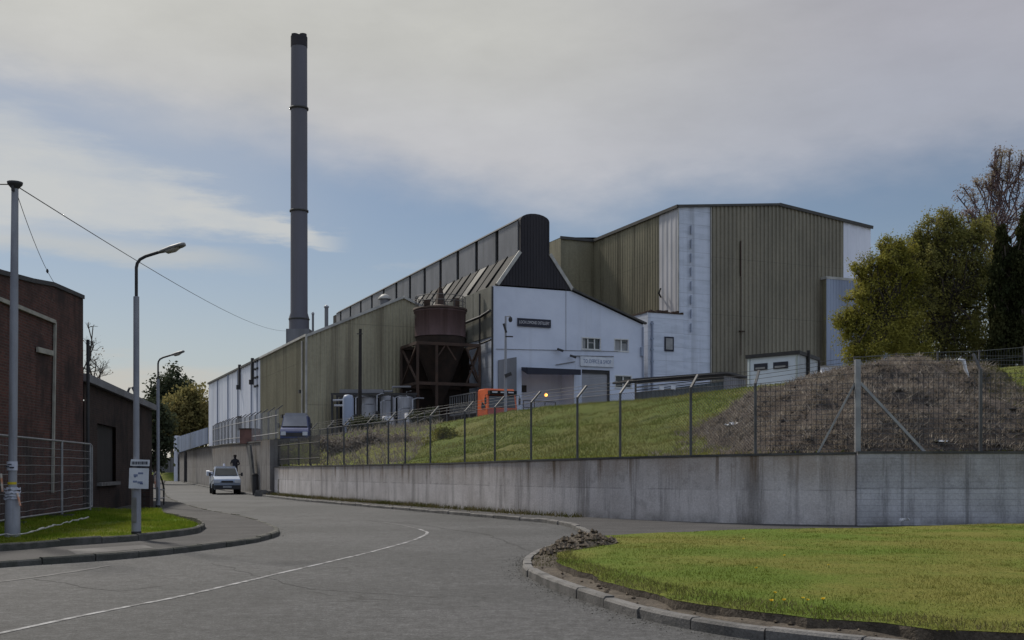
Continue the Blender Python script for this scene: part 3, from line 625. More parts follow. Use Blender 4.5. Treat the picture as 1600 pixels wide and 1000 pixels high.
def bank_rows(B, per, m, jit):
    rows = []
    for a, b in zip(B, B[1:]):
        for q in range(per):
            t = q/per; r = [lerp(x, y, t) for x, y in zip(a, b)]; rows.append(r)
    rows.append(list(B[-1])); g = []; back = []
    for px, wx, wy, wz, cy, cz, yz in rows:
        w = Vector((wx, wy, wz)); w += Vector((wx*.0+.15,.3,0)); cx = (px-800)/F*cy; row = []
        for j in range(m):
            t = j/(m-1); s = t*t*(3-2*t)*.6+t*.4; x = lerp(w.x, cx, t); y = lerp(w.y, cy, t); e = math.sin(t*math.pi)
            row.append(Vector((x, y, lerp(wz, cz, s)+e*jit*(fbm(x,y,.28,3)*.55+fbm(x,y,1.3,4)*.16))))
        g.append(row); back.append([row[-1], Vector(((px-800)/F*(cy+4), cy+4, (cz+yz)/2-.1)), Vector(((px-800)/F*(cy+8), cy+8, yz)), Vector(((px-800)/F*420, 420, yz))])
    return g, back
gF, bF = bank_rows(BK, 6, 6, 0.0); gN, bN = bank_rows(BK2, 8, 30, 1.0)
grid_mb(gN).build('grass_bank', M['bank'])['kind'] = 'structure'
grid_mb(gF).build('yard_edge', M['yard'])['kind'] = 'structure'
mb = grid_mb(bN); grid_mb(bF, mb); mb.build('yard', M['yard'])['kind'] = 'structure'
RX = [5.0,5.9,6.5,7.06,8.0,8.6,9.6,10.5,11.6,12.8,13.9,14.9,15.4,15.9,16.5,17.3,19,24,42]; RZ = [1.4,2.15,2.65,3.1,3.75,4.05,4.42,4.68,4.94,5.1,5.1,4.8,4.25,3.6,3.0,2.7,2.6,2.6,2.6]
def wall_y(x): return interp(x, [p.x for p in WNEAR], [p.y for p in WNEAR]) if x < 8.7 else 28.2
def mound_z(x, y):
    y0 = wall_y(x)+.32; r = interp(x, RX, RZ); q = (y-y0)/(37-y0)
    if q < 0: q = 0
    s = (q*(2-q))**.85 if q < 1 else max(0, 1-((y-37)/13)**2*.9)
    return 1.82+(r-1.82)*s-.45*math.exp(-((x-13.2)/1.3)**2-((y-32.2)/1.6)**2)+(fbm(x,y,.5,2)*.34+fbm(x,y,1.5,5)*.36+fbm(x,y,4.5,6)*.12)*min(1, q*3)
mr = []
for i in range(150):
    x = 5.0+17*i/149; y0 = wall_y(x)+.3; mr.append([Vector((x, y0+(50-y0)*j/79, mound_z(x, y0+(50-y0)*j/79))) for j in range(80)])
grid_mb(mr).build('earth_mound', M['mound'])['kind'] = 'structure'
def mound_keep(green):
    def f(p):
        x = p[:,0]; y = p[:,1]; g = np.clip((x-13.0)/2.2, 0, 1)*.9
        ok = (y < 41)&(x < 20)&(p[:,2] > 1.9)
        return ok & ((rng.random(len(x)) < g) if green else (rng.random(len(x)) > g))
    return f
tc_ = on_grid(mr, 4200, mound_keep(False)); dp = np.repeat(tc_, 24, axis=0); sg = np.repeat(rng.uniform(.05,.15,len(tc_)), 24); dp[:,0] += rng.normal(size=len(dp))*sg*1.3; dp[:,1] += rng.normal(size=len(dp))*sg; dp[:,2] = [mound_z(x, y) for x, y in dp[:,:2]]; cl2 = np.array([fbm(x,y,1.6,8) for x, y in dp[:,:2]]); dp = dp[cl2 > -.4]
tris('dead_growth', dp-np.array([0,0,.02]), rng.uniform(.05,.22,len(dp)), .04, 1.9, M['dead'])
gp = on_grid(mr, 60000, mound_keep(True)); tris('rough_grass', gp-np.array([0,0,.02]), rng.uniform(.05,.2,len(gp)), .03, 1.6, M['dead_green'])
bp = on_grid(gN, 150000, lambda p: (p[:,0] > -4.6+0*p[:,1]) & (p[:,0] < 19)); bn_ = np.array([fbm(x,y,.5,3) for x, y in bp[:,:2]]); bp = bp[bn_ > -.3]; bn_ = bn_[bn_ > -.3]
tris('bank_grass', bp-np.array([0,0,.02]), rng.uniform(.05,.14,len(bp))*(1+1.2*np.clip(bn_,0,.6)), .035, 1.1, M['blade_bank'])
bz = on_grid(gN, 60000, lambda p: (p[:,0] > 12.3)&(p[:,0] < 21)&(rng.random(len(p)) < np.clip((49-p[:,1])/9, .15, 1))); tris('rough_grass', bz-np.array([0,0,.02]), rng.uniform(.05,.2,len(bz)), .035, 1.6, M['dead_green'])
bx = on_grid(gN, 26000, lambda p: (p[:,0] < -4.4)&(p[:,1] < 72)); tris('dead_growth', bx-np.array([0,0,.02]), rng.uniform(.1,.45,len(bx)), .06, 1.3, M['dead'])

mt_ = on_grid(gN, 9000, lambda p: (p[:,0] > 4.2)&(p[:,0] < 11)&(p[:,1] < 42)); mt_ = mt_[np.array([abs(mound_z(x, y)-z) < .35+.3*rng.random() for x, y, z in mt_])]; mt2 = np.repeat(mt_, 14, axis=0); mt2[:,:2] += rng.normal(size=(len(mt2),2))*.09
tris('dead_growth', mt2-np.array([0,0,.02]), rng.uniform(.05,.18,len(mt2)), .04, 1.8, M['dead'])
ck = MB()
for x, y, z in on_grid(mr, 420, mound_keep(False)):
    r = random.uniform(.04,.13); vs = [Vector((x,y,z+r*.3))+Vector(v)*r*random.uniform(.6,1.2) for v in ((1,0,0),(-1,0,0),(0,1,0),(0,-1,0),(0,0,1),(0,0,-1))]; ck.add(vs, [(0,2,4),(2,1,4),(1,3,4),(3,0,4),(2,0,5),(1,2,5),(3,1,5),(0,3,5)])
ck.build('earth_clods', M['mound'])['kind'] = 'stuff'
# ------------------------------------------------------------------ retaining walls
def wall_mesh(line, z0, ztops, th, mb, n_cap=None):
    n = len(line); inner = []
    for i, p in enumerate(line):
        a = line[max(0,i-1)]; b = line[min(n-1,i+1)]; d = (b-a).normalized(); inner.append(p+Vector((-d.y,d.x,0))*th)
    vs = [Vector((p.x,p.y,z0)) for p in line]+[Vector((p.x,p.y,z)) for p, z in zip(line, ztops)]+[Vector((p.x,p.y,z)) for p, z in zip(inner, ztops)]+[Vector((p.x,p.y,z0)) for p in inner]
    fs = [(q*n+i, q*n+i+1, (q+1)*n+i+1, (q+1)*n+i) for q in range(3) for i in range(n-1)]+[(0,n,2*n,3*n),(n-1,2*n-1,3*n-1,4*n-1)]
    return mb.add(vs, fs)
WT = [wall_top(i, 70) for i in range(70)]
def coping(line, ztops, mb, over=.03, th=.28, h=.07):
    n = len(line); rows = []
    for i, p in enumerate(line):
        a = line[max(0,i-1)]; b = line[min(n-1,i+1)]; d = (b-a).normalized(); nn = Vector((-d.y,d.x,0)); z = ztops[i]
        rows += [p-nn*over+Vector((0,0,z+.003)), p-nn*over+Vector((0,0,z+h)), p+nn*(th+over)+Vector((0,0,z+h)), p+nn*(th+over)+Vector((0,0,z+.003))]
    return mb.add(rows, [(i*4+q, i*4+(q+1)%4, i*4+4+(q+1)%4, i*4+4+q) for i in range(n-1) for q in range(4)]+[(0,1,2,3),(n*4-4,n*4-3,n*4-2,n*4-1)])
rt = thing('retaining_wall', 'long curved streaky concrete retaining wall below the grass bank', 'wall', tuple(WNEAR[0]))
wall_mesh(WNEAR, -.1, [z-.07 for z in WT], .28, MB()).build('concrete_face', M['wall'], rt)
coping(WNEAR, [z-.07 for z in WT], MB(), .025, .28, .06).build('coping', M['coping'], rt)
rt = thing('retaining_wall', 'bluish grey board-marked concrete wall behind the lawn below the brown mound', 'wall', tuple(WRIGHT[0]))
wr = resample(WRIGHT, 12); wall_mesh(wr, -.1, [1.93]*12, .3, MB()).build('concrete_face', M['wall_grey'], rt)
coping(wr, [1.93]*12, MB(), .02, .3, .06).build('coping', M['coping'], rt)
rt = thing('retaining_wall', 'tall brownish concrete wall along the lane behind the pickup', 'wall', tuple(WFAR[0]))
wf = resample(WFAR, 20); zt = [interp(p.y, [65,72,86,152], [3.26,3.28,3.5,3.95]) for p in wf]
wall_mesh(wf, -.1, zt, .35, MB()).build('concrete_face', M['wall_far'], rt)
coping(wf, zt, MB(), .05, .35, .09).build('coping', M['coping'], rt)
mb = MB()
mb.prism([(-16.35,70.2,0),(-15.95,69.3,0),(-16.6,70.6,3.1),(-16.95,71.5,3.1)], (-.12,-.05,0)); mb.build('sloping_buttress', M['coping'], rt)
mb = MB(); mb.hexa([(-15.35,67.6,-.1),(-14.15,64.7,-.1),(-13.75,64.95,-.1),(-14.95,67.8,-.1),(-15.35,67.6,3.3),(-14.15,64.7,3.3),(-13.75,64.95,3.3),(-14.95,67.8,3.3)])
mb.build('end_pier', M['wall_far'], rt)
p = Vector((-39.5,135,0))-Vector((.2,.1,0)); MB().tube([p+Vector((0,0,.05)), p+Vector((0,0,3.75))], .28, 8).build('drainpipe', M['dark_metal'], rt)
# oddments standing against the far wall
q = Vector((-15.35,66.2,0)); t = thing('litter_bin', 'dark slim bin standing against the end pier of the lane wall', 'bin', tuple(q))
MB().lathe(q, [(.14,0),(.17,.1),(.19,1.15)], 14).build('body', M['dark_metal'], t); MB().lathe(q, [(.2,1.15),(.21,1.2),(.12,1.32)], 14).build('lid', M['pole_dark'], t)
q = Vector((-14.45,63.9,0)); mb = MB(); mb.prism([q+Vector(v) for v in ((-.42,0,0),(.42,0,0),(.38,0,.3),(.25,0,.38),(-.34,0,.36))], (.1,.45,0))
tag(mb.build('concrete_block', M['kerb'], None, tuple(q)), 'low pale concrete block on the ground below the end pier', 'block')
q = Vector((-13.3,63.0,0)); tag(MB().tube([q, q+Vector((0,0,.95)), q+Vector((.02,.02,1.0))], .045, 8).build('marker_post', M['pale_strip'], None, tuple(q)), 'thin pale marker post against the far end of the curved wall', 'post')

# ------------------------------------------------------------------ chain-link boundary fence on the wall
ft = thing('boundary_fence', 'chain link security fence with cranked posts and barbed wire on top of the retaining walls', 'fence', tuple(WNEAR[0]))
def at_px(px):
    best = min(range(70), key=lambda i: abs(WNEAR[i].x-(px-800)/F*WNEAR[i].y)); p = WNEAR[best]
    a = WNEAR[max(0,best-1)]; b = WNEAR[min(69,best+1)]; d = (b-a).normalized(); return p, Vector((-d.y,d.x,0)), WT[best]
posts = []
for px in (480,505,535,569,598,633,672,717,766,823,891,969,1064,1180): posts.append(at_px(px))
wires = []; line = [(p+n*.14, n, z) for p, n, z in posts]
PH = 1.85
for p, n, z in line:
    mb = MB(); top = p+Vector((0,0,z+PH)); mb.bar(p+Vector((0,0,z-.05)), top, .065, .065); mb.bar(top-Vector((0,0,.02)), top+n*.36+Vector((0,0,.36)), .06, .05)
    mb.build('post', M['post'], ft)
corner = Vector((8.85,28.36,0)); cz = 1.99
MB().bar(corner+Vector((0,0,cz-.05)), corner+Vector((0,0,cz+2.35)), .13, .13).build('corner_post', M['galv'], ft)
MB().bar(corner+Vector((-.05,.05,cz+1.75)), corner+Vector((-.95,.25,cz-.05)), .05, .05).build('brace', M['galv'], ft)
MB().bar(corner+Vector((.08,.02,cz+1.75)), corner+Vector((1.75,.02,cz-.05)), .07, .07).build('brace', M['galv'], ft)
line.append((corner, Vector((.3,.95,0)), cz)); rp = []
for x in (12.0, 15.2, 18.4, 21.6, 24.8):
    p = Vector((x,28.36,0)); top = p+Vector((0,0,cz+2.1)); mb = MB(); mb.bar(p+Vector((0,0,cz-.05)), top, .075, .075); mb.bar(top-Vector((0,0,.02)), top+Vector((-.1,.22,.42)), .06, .055)
    mb.build('post', M['post'], ft); rp.append((p, Vector((-.25,.5,0)), cz)); 
allp = line+rp
def netting(a, b, h0, h1, step, r, mb):
    pa, na, za = a; pb, nb, zb = b; L = (pb-pa).length; d = (pb-pa)/L; nn = Vector((-d.y,d.x,0)); vs = []; fs = []
    def w(x0, z0_, x1, z1_):
        def P(x, z): t = x/L; return pa+d*x+Vector((0,0,lerp(za,zb,t)+z))
        p0, p1 = P(x0,z0_), P(x1,z1_); e = (p1-p0).normalized(); g = e.cross(nn).normalized()*r; k0 = len(vs)
        vs.extend([p0-g, p0+g+nn*r, p1+g+nn*r, p1-g]); fs.append((k0,k0+1,k0+2,k0+3))
    return w, L, vs, fs
mb = MB()
for i, (a, b) in enumerate(zip(allp, allp[1:])):
    right = i >= len(line)-1
    step = .13 if right or i == len(line)-2 else .09; r = .006 if i >= len(line)-2 else .0036
    w, L, vs, fs = netting(a, b, .08, PH, step, r, mb); h0, h1 = .06, (2.0 if right else PH-.02)
    if right or i == len(line)-2:                        # welded square mesh
        x = 0
        while x < L: w(x, h0, x, h1); x += step
        z = h0
        while z < h1: w(0, z, L, z); z += step
    else:                                                # diamond mesh
        x = -(h1-h0)
        while x < L:
            for s in (0, 1):
                x0, x1 = (max(x,0), min(x+h1-h0, L)); za, zb = h0+(x0-x), h0+(x1-x)
                if s: za, zb = h0+h1-za, h0+h1-zb
                if x1 > x0+.02: w(x0, za, x1, zb)
            x += step
    mb.add(vs, fs)
mb.build('wire_netting', M['wire'], ft, None, False)
mb = MB()
for kq in range(3):
    f = (kq+1)/3
    pts = [p+n*(.36*f)+Vector((0,0,z+(PH if i < len(line)-1 else 2.1)+.36*f)) for i, (p, n, z) in enumerate(allp)]
    mb.tube(pts, .006, 4)
mb.tube([p+Vector((0,0,z+(PH-.02 if i < len(line)-1 else 2.0))) for i, (p, n, z) in enumerate(allp)], .007, 4)
mb.build('barbed_wire', M['wire'], ft)
# second fence along the top of the bank, behind the mound
bp_ = [Vector(((px-800)/F*Y, Y, z)) for px, Y, z in ((1335,50.5,5.75),(1400,50,5.85),(1465,49.5,5.88),(1530,49,5.88),(1600,47.5,5.88),(1680,47,5.9))]
f2 = thing('mesh_fence', 'dark low mesh fence on the bank top between the mound and the trees', 'fence', tuple(bp_[0]))
for p in bp_: MB().bar(p-Vector((0,0,.2)), p+Vector((0,0,.95)), .07, .07).build('post', M['post'], f2)
mb = MB()
for z in (.1,.5,.9): mb.tube([p+Vector((0,0,z)) for p in bp_], .012, 4)
for a_, b_ in zip(bp_, bp_[1:]):
    nq = int((b_-a_).length/.12)
    for q in range(nq): c_ = a_.lerp(b_, q/nq); mb.bar(c_+Vector((0,0,.05)), c_+Vector((0,0,.9)), .008, .008)
mb.build('mesh', M['shed'], f2)
# dark palisade on the low wall end, grey palisade on the lane wall, sheet fence at the far end
def palisade(name, label, line, z0s, h, step, w, m, arm=0, postm=None, every=12):
    t = thing(name, label, 'fence', tuple(line[0])); L = sum((b-a).length for a, b in zip(line, line[1:])); R = resample([Vector((p.x,p.y,z)) for p, z in zip(line, z0s)], max(3, int(L/step)))
    mb = MB(); rails = MB(); pm = MB()
    for i, p in enumerate(R):
        d = (R[min(i+1,len(R)-1)]-R[max(0,i-1)]); d.z = 0; d.normalize(); n = Vector((-d.y,d.x,0))
        mb.bar(p+Vector((0,0,.06)), p+Vector((0,0,h+random.uniform(-.03,.03))), w, .02, 0, n)
        if i % every == 0:
            q = MB(); q.bar(p+n*.06, p+n*.06+Vector((0,0,h)), .08, .08)
            if arm: q.bar(p+n*.06+Vector((0,0,h-.02)), p+n*.06+n*arm+Vector((0,0,h+arm*.7)), .06, .06)
            q.build('post', postm or m, t)
    mb.build('pales', m, t)
    for z in (.35, h-.35): rails.tube([p+Vector((0,0,z)) for p in R[::3]+[R[-1]]], .022, 4)
    rails.build('rail', m, t); return t
wl_ = [p+n*.1 for p, n, z in [at_px(x) for x in (431,445,460,478,497)]]
palisade('palisade_fence', 'dark palisade fence on the low wall end in front of the blue van', wl_, [1.78]*5, 1.5, .2, .075, M['dark_metal'])
wf2 = [p+Vector((.2,.14,0)) for p in resample([Vector((-26.6,97.5,0))]+WFAR[1:], 12)]
palisade('palisade_fence', 'grey palisade fence with cranked posts on the lane wall before the white cladding', wf2, [interp(p.y,[65,72,86,152],[3.36,3.38,3.6,4.05]) for p in wf2], 1.75, .34, .05, M['galv'], .4, M['post'], 7)
t = thing('corrugated_fence', 'blue-grey profiled sheet fence on the far end of the lane wall', 'fence', tuple(WFAR[0]))
a, b = Vector((-46.2,153,0)), Vector((-27,98.4,0)); MB().corr(a, b, 3.9, lambda x: interp(x,[0,58],[6.1,5.3]), .8, .12, Vector((-.94,-.33,0))).build('sheeting', M['blue_grey_clad'], t)
MB().bar(a+Vector((-.1,-.1,0)), a+Vector((-.1,-.1,6.3)), .9, .5).build('end_post', M['white_clad'], t)
q = Vector((-17.75,74.2,3.3)); t = thing('steel_box', 'rusty red steel box behind the palisade on the lane wall', 'box', tuple(q))
mb = MB(); mb.hexa([q+Vector(v) for v in ((-.5,0,0),(.45,-.25,0),(.75,.8,0),(-.2,1.05,0),(-.5,0,.95),(.45,-.25,.95),(.75,.8,.95),(-.2,1.05,.95))]); mb.build('body', M['rust_box'], t)
MB().hexa([q+Vector(v) for v in ((-.55,-.03,.952),(.48,-.3,.952),(.8,.83,.952),(-.22,1.1,.952),(-.55,-.03,1.02),(.48,-.3,1.02),(.8,.83,1.02),(-.22,1.1,1.02))]).build('lid', M['rust_dark'], t)
# ------------------------------------------------------------------ distillery building with the lantern roof
Z0 = 3.5
nV = -V
rt = thing('distillery_building', 'white rendered gable building with black lantern roof, loading bay and dark name board', 'building', tuple(W(0,0,Z0)))
def facade(mb, outline, holes, t, depth=.35):
    """wall with openings: columns between the opening edges, top given by outline(s)"""
    xs = sorted({outline[0][0], outline[-1][0], *[h[0] for h in holes], *[h[1] for h in holes], *[p[0] for p in outline]})
    top = lambda s: interp(s, [p[0] for p in outline], [p[1] for p in outline])
    for a, b in zip(xs, xs[1:]):
        hs = sorted([h for h in holes if h[0] <= a+1e-6 and h[1] >= b-1e-6], key=lambda h: h[2]); z = Z0
        for h in hs+[None]:
            z1 = h[2] if h else None
            if h: 
                if z1 > z+1e-4: mb.quad(W(a,t,z), W(b,t,z), W(b,t,z1), W(a,t,z1))
                z = h[3]
            else: mb.quad(W(a,t,z), W(b,t,z), W(b,t,top(b)), W(a,t,top(a)))
    for s0, s1, z0, z1 in holes:                         # reveals
        d = t+depth
        mb.quad(W(s0,t,z0), W(s0,d,z0), W(s0,d,z1), W(s0,t,z1)); mb.quad(W(s1,t,z0), W(s1,d,z0), W(s1,d,z1), W(s1,t,z1))
        mb.quad(W(s0,t,z1), W(s1,t,z1), W(s1,d,z1), W(s0,d,z1)); mb.quad(W(s0,t,z0), W(s1,t,z0), W(s1,d,z0), W(s0,d,z0))
    return mb
def FS(px, t=0):                                         # facade distance s for a photo column
    r = (px-800)/F; return (r*(A.y+V.y*t)-(A.x+V.x*t))/(U.x-r*U.y)
def FZ(px, py, t=0):
    s = FS(px, t); y = W(s, t, 0).y; return H+(735-py)/F*y
EL, ER = 17.35, 14.75
bay = (FS(815), FS(897), Z0, FZ(850,577)); door = (FS(909), FS(953), Z0, FZ(930,578))
w1 = (FS(910), FS(937.5), FZ(923,545), FZ(923,529)); w2 = (FS(961), FS(981), FZ(971,548), FZ(971,531)); w3 = (FS(962), FS(986), FZ(974,605), FZ(974,588))
outl = [(0,EL),(7.54,EL),(14.83,ER)]
mb = facade(MB(), outl, [bay, door, w1, w2, w3], 0)
LEN = 63
mb.quad(W(14.83,0,Z0), W(14.83,LEN,Z0), W(14.83,LEN,ER), W(14.83,0,ER)); mb.quad(W(0,LEN,Z0), W(14.83,LEN,Z0), W(14.83,LEN,ER), W(7.54,LEN,EL), W(0,LEN,EL))
mb.build('wall', M['white_render'], rt)
mb = MB(); mb.wbox(0,.12,.02,LEN,Z0,13.0); mb.build('side_wall', M['white_stained'], rt)
mb = MB(); 
for q in range(14): mb.wbox(-.06, .08, .05+q*4.5, .05+(q+1)*4.5-.14, 13.02, EL)
mb.build('side_boarding', M['grey_green'], rt)
mb = MB(); mb.tube([W(-.08,-.1,Z0), W(-.08,-.1,EL-.1)], .09, 8); mb.build('downpipe', M['dark_metal'], rt)
each('service_pipe', M['dark_metal'], rt, [lambda q: q.tube([W(-.25,0,15.2), W(-.25,2.2,14.95), W(-.3,8,14.8)], .12, 6), lambda q: q.tube([W(-.2,0,12.7), W(-.25,8,12.3)], .08, 6), lambda q: q.tube([W(-.25,2.4,9), W(-.25,2.4,17)], .09, 6)])
# steep roof, lantern and black gable hood
s0, s1, s2, s3 = .45, 2.58, 5.34, 7.54; zn, zt = 20.45, 23.25
mb = MB()
arch = [(s1+(s2-s1)*(.5-.5*math.cos(math.pi*q/10)), zt+.62*math.sin(math.pi*q/10)) for q in range(11)]
hood = [(s0,EL+.12),(s1,zn)]+arch+[(s2,zn),(s3,EL+.12)]
mb.prism([W(s,-.08,z) for s, z in hood], V*.5)
for q in range(26):                                      # standing seams on the hood face
    s = s0+.25+q*.28
    if s > s3-.2: break
    zt_ = interp(s, [p[0] for p in hood], [p[1] for p in hood]) if s1 < s < s2 else (lerp(EL, zn, (s-s0)/(s1-s0)) if s <= s1 else lerp(zn, EL, (s-s2)/(s3-s2)))
    mb.wbox(s, s+.03, -.12, -.082, EL+.14, zt_-.1)
mb.build('gable_hood', M['black_clad'], rt)
mb = MB()                                               # pale metal edge of the hood
each('verge_trim', M['flash'], rt, [lambda q: q.bar(W(s0-.05,-.1,EL+.12), W(s1-.05,-.1,zn), .16, .3), lambda q: q.bar(W(s2+.05,-.1,zn), W(s3+.06,-.1,EL+.12), .14, .3)])
mb = MB(); q = .42; k0 = 0; tq = .45
while tq < LEN:
    tl = min(2.25, LEN-tq); lift = .1*(k0 % 2)
    mb.add([W(s0,tq,EL+.1+lift), W(s0,tq+tl,EL+.1+lift), W(s1-.02,tq+tl,zn+lift*.4), W(s1-.02,tq,zn+lift*.4)], [(0,1,2,3)], 1 if k0 % 4 == 3 else 0)
    mb.bar(W(s0,tq,EL+.17+lift), W(s1,tq,zn+.08), .1, .14, 2); tq += tl; k0 += 1
mb.add([W(s2,.45,zn), W(s2,LEN,zn), W(s3,LEN,EL+.1), W(s3,.45,EL+.1)], [(0,1,2,3)], 0)
mb.add([W(s3,-.15,EL+.12), W(s3,LEN,EL+.12), W(15.0,LEN,ER+.1), W(15.0,-.15,ER+.1)], [(0,1,2,3)], 0)
mb.build('roof', [M['slate'], M['flash_dark'], M['dark']], rt, None, False)
mb = MB(); mb.bar(W(s3,-.13,EL+.18), W(15.05,-.13,ER+.12), .3, .16); mb.wbox(s0-.1,s0+.02,.3,LEN,EL-.03,EL+.09); mb.build('fascia', M['flash_dark'], rt)
ln = MB(); lt = .45; gaps = []; kk = 0
while lt < LEN-.5:                                       # lantern sides: sheet panels between dark louvre slots
    pw = 4.3; ln.wbox(s1-.06, s1+.06, lt, min(LEN, lt+pw), zn-.05, zt); 
    gaps.append((lt+pw, min(LEN, lt+pw+.75))); lt += pw+.75; kk += 1
ln.wbox(s2-.06, s2+.06, .45, LEN, zn-.05, zt); ln.wbox(s1,s2,LEN-.1,LEN,zn,zt)
lo = ln.build('lantern', M['grey_panel'], rt); each('louvre', M['dark'], lo, [lambda q, a=a, b=b: q.wbox(s1+.08, s1+.16, a, b, zn-.05, zt) for a, b in gaps])
mb = MB(); mb.prism([W(s,.5,z) for s, z in [(s1-.15,zt+.02)]+arch[1:-1]+[(s2+.15,zt+.02)]], V*(LEN-.5)); mb.build('lantern_roof', M['black_clad'], rt)
# loading bay
s0b, s1b, _, zb = bay
mb = MB(); mb.quad(W(s0b,2.6,Z0), W(s1b,2.6,Z0), W(s1b,2.6,zb), W(s0b,2.6,zb)); mb.quad(W(s0b,.35,Z0), W(s0b,2.6,Z0), W(s0b,2.6,zb), W(s0b,.35,zb)); mb.quad(W(s1b,.35,Z0), W(s1b,2.6,Z0), W(s1b,2.6,zb), W(s1b,.35,zb)); mb.quad(W(s0b,.35,zb), W(s1b,.35,zb), W(s1b,2.6,zb), W(s0b,2.6,zb)); mb.quad(W(s0b,.35,4.9), W(s1b,.35,4.9), W(s1b,2.6,4.9), W(s0b,2.6,4.9))
mb.build('loading_bay', M['white_render'], rt)
mb = MB(); mb.hexa([W(s0b-.02,-1.3,zb-.62),W(s1b+.02,-1.3,zb-.5),W(s1b+.02,.3,zb-.05),W(s0b-.02,.3,zb-.05),W(s0b-.02,-1.3,zb-.02),W(s1b+.02,-1.3,zb-.02),W(s1b+.02,.3,zb+.14),W(s0b-.02,.3,zb+.14)]); mb.build('canopy', M['sign_dark'], rt)
mb = MB(); mb.wbox(s0b+1.0, s0b+1.6, 2.5, 2.58, 8.5, 9.1); mb.build('meter_box', M['dark_metal'], rt)
sp = W(FS(860), .9, FZ(858,616)); mb = MB(); mb.lathe(sp, [(.02,-.16),(.12,-.11),(.16,0),(.12,.11),(.02,.16)], 12); mb.build('bulkhead_lamp', M['lit'], rt)
lt_ = bpy.data.lights.new('bulkhead_light', 'POINT'); lt_.energy = 7; lt_.color = (1,.72,.48); lt_.shadow_soft_size = .15; lo_ = bpy.data.objects.new('bulkhead_light', lt_); COL.objects.link(lo_); lo_.location = sp-V*.35
# roller door, windows, sign boards
sd0, sd1, _, zd = door
mb = MB(); nsl = 46
for q in range(nsl): z = Z0+(zd-Z0-.25)*q/nsl; mb.wbox(sd0, sd1, .22, .26, z, z+(zd-Z0-.25)/nsl*.86)
mb.wbox(sd0, sd1, .27, .3, Z0, zd); dd = mb.build('roller_door', M['shutter'], rt)
mb = MB(); mb.wbox(sd0, sd1, .1, .34, zd-.3, zd-.003); mb.wbox(sd1-.16, sd1-.003, .08, .34, Z0, zd-.31); mb.build('door_track', M['dark_metal'], dd)
def window(h, t, lay, glass_cols):
    a, b, z0, z1 = h; fr = MB(); fr.wbox(a-.1,b+.1,t-.04,t+.1,z0-.12,z0-.003); fr.wbox(a-.08,b+.08,t-.03,t+.1,z1+.003,z1+.1); fr.wbox(a-.08,a-.003,t-.03,t+.1,z0,z1); fr.wbox(b+.003,b+.08,t-.03,t+.1,z0,z1)
    for x in lay: fr.wbox(lerp(a,b,x)-.06, lerp(a,b,x)+.06, t+.04, t+.12, z0, z1)
    f = fr.build('window', M['frame_white'], rt)
    ed = [0]+list(lay)+[1]
    for i, m in enumerate(glass_cols):
        g = MB(); g.wbox(lerp(a,b,ed[i])+.05, lerp(a,b,ed[i+1])-.05, t+.14, t+.16, z0+.02, z1-.02); g.build('pane', M[m], f)
    return f
f = window(w1, 0, (.32,.7), ('glass','glass','glass')); g = MB(); a, b, z0, z1 = w1; g.wbox(lerp(a,b,.36), lerp(a,b,.66), .1, .13, z1-.42, z1-.3); g.wbox(a, lerp(a,b,.2), .13, .135, z0, z1); g.build('blind', M['blind'], f)
f = window(w2, 0, (.5,), ('blind','blind')); g = MB(); a, b, z0, z1 = w2; g.wbox(lerp(a,b,.6), lerp(a,b,.92), .13, .135, z1-.3, z1-.12); g.build('opening_light', M['glass'], f)
f = window(w3, 0, (.5,), ('glass','glass')); g = MB(); a, b, z0, z1 = w3; g.wbox(a, b, .05, .12, (z0+z1)/2-.05, (z0+z1)/2+.05); g.build('transom', M['frame_white'], f)
a, b = FS(808), FS(860); z0, z1 = FZ(834,511), FZ(834,498.5)
so = MB().wbox(a, b, -.12, -.02, z0, z1).build('name_board', M['sign_dark'], rt)
text('lettering', 'LOCH LOMOND DISTILLERY', .38, M['letter_white'], so, W((a+b)/2, -.125, (z0+z1)/2), U, (b-a)*.9)
a, b = FS(906), FS(958); z0, z1 = FZ(932,573), FZ(932,558)
so = MB().wbox(a, b, -.14, -.02, z0, z1).build('door_sign', M['sign_white'], rt)
text('lettering', 'TO OFFICE & SHOP', .5, M['letter_blue'], so, W((a+b)/2, -.145, (z0+z1)/2), U, (b-a)*.84)
each('conduit', M['galv'], rt, [lambda q: q.tube([W(FS(896),-.08,FZ(896,556)), W(FS(958),-.08,FZ(958,557))], .05, 6), lambda q: q.tube([W(FS(868),-.07,FZ(868,570)), W(FS(898),-.07,FZ(898,565))], .045, 6), lambda q: q.tube([W(.3,-.05,FZ(790,546)), W(FS(965),-.05,FZ(965,549))], .025, 5), lambda q: q.tube([W(FS(884),-.05,FZ(884,449)), W(FS(884),-.05,FZ(884,548))], .018, 5)])
for px, py in ((870,547),(890,557)):
    p = W(FS(px), -.1, FZ(px,py)); mb = MB(); mb.bar(p, p-V*.35, .07); mb.bar(p-V*.3+U*-.15+Vector((0,0,.05)), p-V*.42+U*.38-Vector((0,0,.12)), .2, .17); mb.build('security_camera', M['dark_metal'], rt)
a, b = FS(778), FS(806); mb = MB(); mb.hexa([W(a,-.16,Z0),W(b,-.16,Z0),W(b,-.04,Z0),W(a,-.04,Z0),W(a,-.16,FZ(780,563)),W(b,-.16,FZ(804,558)),W(b,-.04,FZ(804,558)),W(a,-.04,FZ(780,563))])
mb.build('hoist_door', M['grey_panel'], rt)
MB().tube([W(14.75,-.12,Z0), W(14.75,-.12,ER-.2)], .07, 6).build('downpipe', M['blue_grey_clad'], rt); MB().wbox(14.5,14.7,-.22,-.02,11.9,12.7).build('alarm_box', M['blue_grey_clad'], rt)
mb = MB(); mb.wbox(sd1+.3, sd1+.65, -.25, -.02, 7.0, 7.5); mb.build('switch_box', M['dark_metal'], rt)

